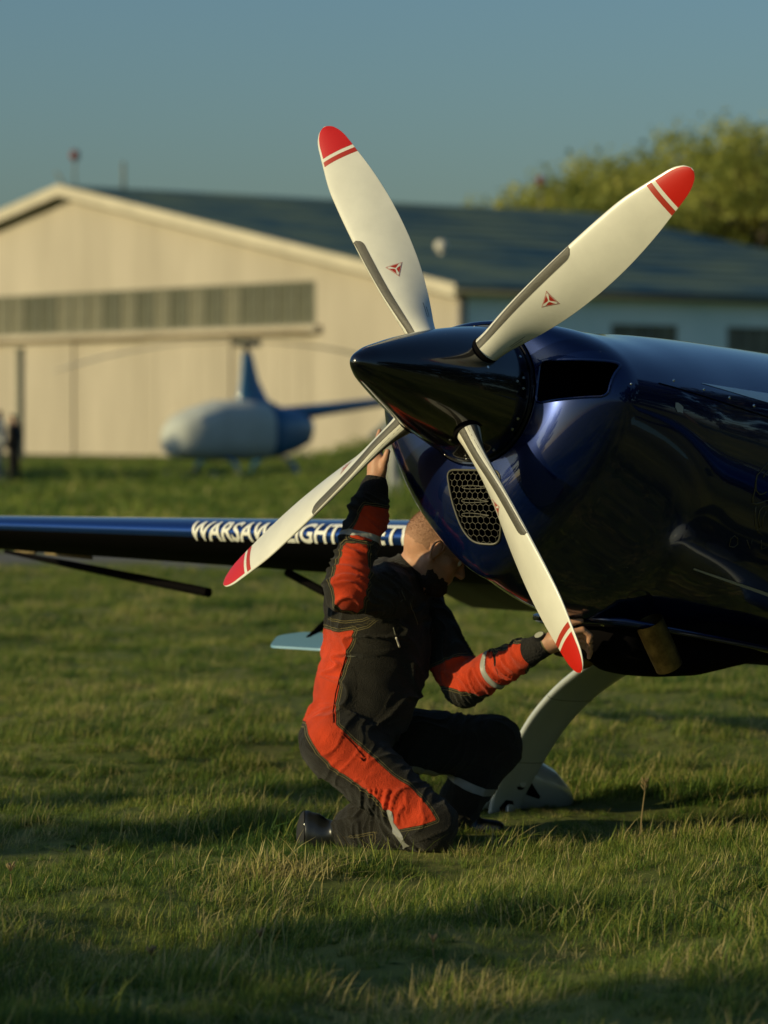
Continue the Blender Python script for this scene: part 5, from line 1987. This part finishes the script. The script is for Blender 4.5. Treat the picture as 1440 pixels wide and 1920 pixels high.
def clip(V_, N_, T_, f, attrs=None):
    """keep the part of a triangle mesh where f > 0, cut cleanly along f = 0"""
    attrs = attrs or {}
    ins = f > 0
    k = ins[T_].sum(1)
    keep = T_[k == 3]
    nv = [V_]; nn = [N_]; na = {q: [v] for q, v in attrs.items()}
    cache = {}; ext = []
    base = len(V_)
    new = []

    def cut_(a, b):
        key = (a, b) if a < b else (b, a)
        if key not in cache:
            t = f[a] / (f[a] - f[b])
            cache[key] = base + len(new); new.append((a, b, t))
        return cache[key]

    for t in T_[(k == 1) | (k == 2)]:
        a, b, c = t
        for _ in range(3):
            if (ins[a] and not ins[b] and not ins[c]) or (not ins[a] and ins[b] and ins[c]): break
            a, b, c = b, c, a
        if ins[a]: ext.append((a, cut_(a, b), cut_(a, c)))
        else:
            p, q = cut_(a, b), cut_(a, c)
            ext.append((p, b, c)); ext.append((p, c, q))
    T2 = np.concatenate([keep, np.array(ext, int).reshape(-1, 3)])
    if new:
        ia = np.array([n[0] for n in new]); ib = np.array([n[1] for n in new]); tt = np.array([n[2] for n in new])[:, None]
        V2 = np.concatenate([V_, V_[ia] * (1 - tt) + V_[ib] * tt]); N2 = np.concatenate([N_, N_[ia] * (1 - tt) + N_[ib] * tt])
        A2 = {q: np.concatenate([v, v[ia] * (1 - tt[:, 0]) + v[ib] * tt[:, 0]]) for q, v in attrs.items()}
    else: V2, N2, A2 = V_, N_, attrs
    used = np.unique(T2); mp = np.full(len(V2), -1); mp[used] = np.arange(len(used))
    return V2[used], N2[used], mp[T2], {q: v[used] for q, v in A2.items()}


def pmesh(name, V_, T_, m_, parent=person, attrs=None):
    me_ = bpy.data.meshes.new(name)
    V_ = V_ - PERS
    me_.vertices.add(len(V_)); me_.vertices.foreach_set('co', V_.astype(np.float32).ravel())
    me_.loops.add(3 * len(T_)); me_.loops.foreach_set('vertex_index', T_.astype(np.int32).ravel())
    me_.polygons.add(len(T_)); me_.polygons.foreach_set('loop_start', np.arange(0, 3 * len(T_), 3, dtype=np.int32))
    me_.update(calc_edges=True)
    me_.polygons.foreach_set('use_smooth', [True] * len(T_))
    for q, v in (attrs or {}).items(): set_attr(me_, q, v)
    me_.validate(); me_.update()
    return link(name, me_, m_, parent)


# suit material: cloth with yellow seam stitching measured from the panel edges
def suit_mat(name, col, thread=True):
    m_ = mat(name, col, 0.9, bump=0.5, bump_scale=300, noise_amt=0.24, noise_scale=11, spec=0.15, sheen=0.12)
    nt = m_.node_tree
    b = nt.nodes['Principled BSDF']
    if thread:
        def val(attr, off):
            a_ = nt.nodes.new('ShaderNodeAttribute'); a_.attribute_name = attr
            s = nt.nodes.new('ShaderNodeMath'); s.operation = 'SUBTRACT'; s.inputs[1].default_value = off
            nt.links.new(a_.outputs['Fac'], s.inputs[0])
            ab = nt.nodes.new('ShaderNodeMath'); ab.operation = 'ABSOLUTE'; nt.links.new(s.outputs[0], ab.inputs[0])
            return ab.outputs[0]
        outs = [val('seam', -0.0035), val('seam', -0.0095), val('stitch', 0.003), val('stitch', -0.003)]
        cur = outs[0]
        for o_ in outs[1:]:
            mn = nt.nodes.new('ShaderNodeMath'); mn.operation = 'MINIMUM'
            nt.links.new(cur, mn.inputs[0]); nt.links.new(o_, mn.inputs[1]); cur = mn.outputs[0]
        lt = nt.nodes.new('ShaderNodeMath'); lt.operation = 'LESS_THAN'; lt.inputs[1].default_value = 0.0008
        nt.links.new(cur, lt.inputs[0])
        mx = nt.nodes.new('ShaderNodeMix'); mx.data_type = 'RGBA'
        src = b.inputs['Base Color'].links[0].from_socket
        nt.links.new(lt.outputs[0], mx.inputs[0]); nt.links.new(src, mx.inputs[6]); mx.inputs[7].default_value = (0.17, 0.14, 0.055, 1)
        nt.links.new(mx.outputs[2], b.inputs['Base Color'])
    return m_


M['suit'] = suit_mat('black_work_cloth', (0.0175, 0.0155, 0.0110))
M['panel'] = suit_mat('red_orange_cloth', (0.56, 0.050, 0.012), False)

# body: the whole continuous figure, drawn in a little where cloth covers it
body_in = smoothstep(-0.002, 0.010, -f_skin) * 0.016
pmesh('body', PV - PN * body_in[:, None], PT, M['skin'])
seam = np.max([np.where(f_side > -0.01, sd_side, -1), np.where(f_rarm > -0.01, np.maximum(sd_rl, sd_ru), -1), np.where(f_larm > -0.01, np.maximum(sd_lu, sd_ll), -1)], 0)
l1 = line_sd([(612, 1120), (617, 1153), (628, 1162), (650, 1166), (680, 1163), (707, 1150), (724, 1138)], UVP)
l2 = line_sd([(664, 1182), (690, 1175), (718, 1152), (735, 1130)], UVP)
l3 = line_sd([(655, 1570), (700, 1562), (702, 1582)], UVP)
stitch = np.where(np.abs(l1) < np.abs(l2), l1, l2)
stitch = np.where((f_rarm < -0.002) & (fac > 0.02) & (DT['torso'] < 0.03), stitch, 1.0)
stitch = np.where((f_rleg > 0) & (fac > 0.02) & (np.abs(l3) < 0.02), l3, stitch)
V_, N_, T_, A_ = clip(SV, SN, PT, f_suit + 0.003, {'seam': seam, 'stitch': stitch})
suit = pmesh('jumpsuit', V_, T_, M['suit'], attrs=A_)
for nm, f, m_, off in (('side_panel', sd_side, 'panel', 0.0012), ('sleeve_panel', sd_rl, 'panel', 0.0012), ('sleeve_panel', sd_ru, 'panel', 0.0012), ('sleeve_panel', sd_lu, 'panel', 0.0012),
                       ('sleeve_panel', sd_ll, 'panel', 0.0012), ('reflective_band', band_r, 'reflective', 0.0024), ('reflective_band', band_l, 'reflective', 0.0024),
                       ('reflective_band', band_k, 'reflective', 0.0024), ('reflective_band', band_s, 'reflective', 0.0030)):
    V_, N_, T_, A_ = clip(SV, SN, PT, np.minimum(f, f_suit))
    if len(T_): pmesh(nm, V_ + N_ * off, T_, M[m_], suit)
V_, N_, T_, A_ = clip(PV, PN, PT, np.minimum(f_cuff + 0.002, f_rarm))
pmesh('cuff', V_ + N_ * 0.001, T_, M['cuff'])
V_, N_, T_, A_ = clip(PV, PN, PT, np.minimum(f_cuff + 0.002, f_larm))
pmesh('cuff', V_ + N_ * 0.001, T_, M['cuff'])
V_, N_, T_, A_ = clip(PV, PN, PT, np.minimum(f_shoe + 0.003, (rAn[0] + 0.03 - PV[:, 0]) * 1.0))
shoe = pmesh('shoe', V_ + N_ * 0.001, T_, M['shoe'])
V_, N_, T_, A_ = clip(PV, PN, PT, np.minimum(f_shoe + 0.003, (PV[:, 0] - rAn[0] - 0.03) * 1.0))
pmesh('shoe', V_ + N_ * 0.001, T_, M['shoe'])
# sole of the near shoe
pl = A(566, 1562, 10.745)
fs = np.minimum(f_shoe, (pl[0] + 0.010 - PV[:, 0]))
V_, N_, T_, A_ = clip(PV, PN, PT, fs)
if len(T_): pmesh('sole', V_ + N_ * 0.004, T_, M['rubber'], shoe)
m = MB(); m.ball(A(571, 1546, 10.69) - PERS, (0.003, 0.002, 0.004), 8, 6); m.build('rivet', M['screw'], shoe)

# hair and beard
M['strand'] = mat('reddish_brown_hair', (0.25, 0.125, 0.06), 0.6)
HL = (PV - headc) @ HR.T
f_head = fld(DT, ['head'])
nh_ = np.array([noise.noise(Vector(v * 90)) if abs(h) < 0.2 else 0 for v, h in zip(PV, f_head)]) * 0.010
f_hair = nh_ + np.minimum.reduce([f_head - 0.002, HL[:, 2] - (-0.012 + 0.55 * np.maximum(0, HL[:, 0] - 0.0)) + 0.0, 0.078 - HL[:, 0] - 0.25 * (0.10 - HL[:, 2]), np.hypot(HL[:, 0] + 0.004, HL[:, 2]) - 0.026 + 0.4 * np.maximum(0, 0.06 - np.abs(HL[:, 1]))])
V_, N_, T_, A_ = clip(PV, PN, PT, f_hair, {'f': f_hair})
hair = pmesh('hair', V_ + N_ * 0.0010, T_, M['stubble'])
# cropped strands standing off the scalp, thinning out towards the hairline
rh = np.random.default_rng(5)
ar = np.linalg.norm(np.cross(V_[T_[:, 1]] - V_[T_[:, 0]], V_[T_[:, 2]] - V_[T_[:, 0]]), axis=1)
pick = rh.choice(len(T_), 13000, p=ar / ar.sum())
w1 = rh.dirichlet((1, 1, 1), len(pick))
hp0 = (V_[T_[pick]] * w1[:, :, None]).sum(1); hn0 = (N_[T_[pick]] * w1[:, :, None]).sum(1); hf0 = (A_['f'][T_[pick]] * w1).sum(1)
kp = rh.uniform(size=len(pick)) < np.clip(hf0 / 0.02, 0.05, 1)
hp0, hn0, hf0 = hp0[kp], hn0[kp], hf0[kp]
hd0 = hn0 + 0.5 * HX * -0.4 + rh.normal(0, 0.28, hn0.shape); hd0 /= np.linalg.norm(hd0, axis=1)[:, None]
hs0 = np.cross(hd0, rh.normal(size=hd0.shape)); hs0 /= np.linalg.norm(hs0, axis=1)[:, None]
hl = (0.0030 + 0.0035 * np.clip(hf0 / 0.04, 0, 1))[:, None]
hv = np.stack([hp0 - hs0 * 0.00035, hp0 + hs0 * 0.00035, hp0 + hd0 * hl], 1).reshape(-1, 3)
strands = pmesh('hair_strands', hv, np.arange(len(hv)).reshape(-1, 3), M['strand'], hair)
strands['kind'] = 'stuff'
f_brd = nh_ + np.minimum.reduce([f_head - 0.002, 0.022 + (-0.060 - HL[:, 2]) * 1.0 - 0.022 + 0.15 * np.maximum(0, 0.05 - HL[:, 0]), HL[:, 0] - 0.012, np.maximum(np.hypot(HL[:, 0] - 0.092, (HL[:, 2] + 0.052) * 1.2) - 0.013, np.abs(HL[:, 1]) - 0.02)])
V_, N_, T_, A_ = clip(PV, PN, PT, f_brd, {'f': f_brd})
nz_ = np.array([noise.noise(Vector(v * 140)) for v in V_])
grow = smoothstep(0, 0.03, A_['f']) * (0.006 + 0.003 * nz_)
pmesh('beard', V_ + N_ * (0.001 + grow)[:, None], T_, M['beard'])
for s in (1, -1):
    m = MB(); m.ball(hd(0.0785, s * 0.031, 0.011) - PERS, 0.0115, 14, 10); eye = m.build('eye', M['letters'], person)
    m = MB(); m.ball(hd(0.0878, s * 0.031, 0.010) - PERS, 0.0042, 10, 8); m.build('pupil', M['black'], eye)
    m = MB(); m.tube([hd(0.092, s * 0.014, 0.036) - PERS, hd(0.090, s * 0.030, 0.041) - PERS, hd(0.076, s * 0.047, 0.036) - PERS], [0.003, 0.0038, 0.002], 6); m.build('eyebrow', M['beard'], person)

for s in (1, -1):
    ear = [(0.011, 0.004), (0.0125, 0.018), (0.009, 0.030), (-0.001, 0.0365), (-0.013, 0.033), (-0.020, 0.020), (-0.020, 0.004), (-0.015, -0.012), (-0.007, -0.025), (0.001, -0.031), (0.006, -0.026)]
    m = MB(); m.tube([hd(x, s * (0.083 - 0.34 * x), z) - PERS for x, z in ear], [0.003, 0.0036, 0.004, 0.0042, 0.0042, 0.004, 0.0038, 0.0038, 0.0046, 0.0052, 0.003], 8)
    m.build('ear_rim', M['skin'], person, sharp=None)
# watch on the far wrist
axw = A(1024, 1207, 10.46) - A(1008, 1215, 10.472); axw /= np.linalg.norm(axw)
wc_ = A(1019, 1209.5, 10.465) - PERS
s1 = np.cross(axw, [0, 0, 1]); s1 /= np.linalg.norm(s1); s2 = np.cross(s1, axw)
m = MB()
m.loft([[wc_ + axw * t + (s1 * math.cos(w) + s2 * math.sin(w)) * 0.0315 for w in np.linspace(0, 2 * PI, 28, endpoint=False)] for t in (-0.011, 0.011)])
ws_ = m.build('watch', M['watch_strap'], person)
m = MB(); nrm_ = s2 * 0.75 - np.array([0, 1, 0]) * 0.5; nrm_ /= np.linalg.norm(nrm_)
m.tube([wc_ + nrm_ * 0.029, wc_ + nrm_ * 0.039], [0.019, 0.017], 20); m.build('watch_case', M['dark_metal'], ws_)
m = MB(); m.tube([wc_ + nrm_ * 0.0391, wc_ + nrm_ * 0.0402], [0.0145, 0.0145], 20); m.build('watch_glass', M['watch_glass'], ws_)

# zip pull and chest tag, draped on the cloth
SBVH = BVHTree.FromPolygons([tuple(v) for v in SV], [tuple(map(int, t)) for t in PT])


def on_cloth(px, py, off=0.003):
    d = at(px, py, 1.0) - CAM_P
    h, n, _, _ = SBVH.ray_cast(Vector(CAM_P + d * 9.5), Vector(d).normalized())
    if h is None: return None
    n = np.array(n)
    if n @ d > 0: n = -n
    return np.array(h) + n * off - PERS


def cloth_tube(name, pts, r, m_, off=0.002, n=6, parent=None):
    q = []
    P_ = np.array(pts, float)
    for a, b in zip(P_[:-1], P_[1:]):
        for t in np.linspace(0, 1, max(2, int(np.linalg.norm(b - a) / 5)), endpoint=False): q.append(on_cloth(*(a + (b - a) * t), off))
    q.append(on_cloth(*P_[-1], off))
    q = [v for v in q if v is not None]
    mm = MB(); mm.tube(q, r, n)
    return mm.build(name, M[m_], parent or suit, sharp=None)


cloth_tube('zip_cord', [(737, 1176), (741, 1192)], 0.0013, 'post_grey')
cloth_tube('zip_pull', [(742, 1194), (748, 1214)], 0.0034, 'white_cap', 0.004)
cloth_tube('zip_line', [(650, 1228), (640, 1262), (630, 1300), (625, 1335), (626, 1356)], 0.0016, 'black')
cloth_tube('zip_line', [(640, 1374), (665, 1398), (683, 1420)], 0.0016, 'black')
cloth_tube('zip_pull', [(676, 1421), (681, 1427), (686, 1422)], 0.0016, 'black', 0.004)
cloth_tube('bar_tack', [(648, 1229), (656, 1230), (668, 1230)], 0.0012, 'post_grey')
for Lp in ([(752, 1108), (756, 1116), (760, 1124)], [(749, 1128), (754, 1124)], [(768, 1130), (772, 1142), (776, 1152), (782, 1170)]):
    try: cloth_tube('tag_edge', Lp, 0.0012, 'post_grey', 0.003)
    except Exception: pass

# ================================================================== SINGLE DRY STALK AND WEEDS
def stalk(px, py, hgt, lean, seed, lab):
    r = random.Random(seed)
    b = at(px, py, 8450.0 / (py - 795.0)); b[2] = float(ground_z(b[0], b[1]))
    o = empty('dry_grass_stalk', tuple(b)); tag(o, lab, 'grass stalk', 'dry stalks standing out of the turf')
    m = MB(); pts = [(lean * hgt * (t ** 1.5), 0.01 * math.sin(3 * t), hgt * t - 0.02) for t in np.linspace(0, 1, 8)]
    m.tube(pts, [0.0030 - 0.0013 * t for t in np.linspace(0, 1, 8)], 5); m.build('stem', M['straw'], o)
    m = MB()
    for k in range(16):
        t = 1 - 0.16 * r.random(); p = np.array([lean * hgt * t ** 1.5, 0, hgt * t])
        w = r.uniform(0, 2 * PI); q = p + np.array([math.cos(w) * .012, math.sin(w) * .012, .016])
        m.tube([p, q], [0.0011, 0.0018], 4)
    m.build('seed_head', M['straw'], o, sharp=None)


stalk(1200, 1572, 0.185, 0.09, 1, 'tall dry stalk standing in the sun right of the wheel')
stalk(22, 1690, 0.07, -0.05, 2, 'short dry stalk at the left edge of the foreground')
stalk(282, 1812, 0.06, 0.05, 3, 'short dry stalk in the dark foreground, left half')
stalk(815, 1812, 0.05, -0.1, 4, 'short brown stalk in the dark foreground, middle')
stalk(485, 1772, 0.055, 0.08, 5, 'pale seed stalk in the foreground below the shoe')
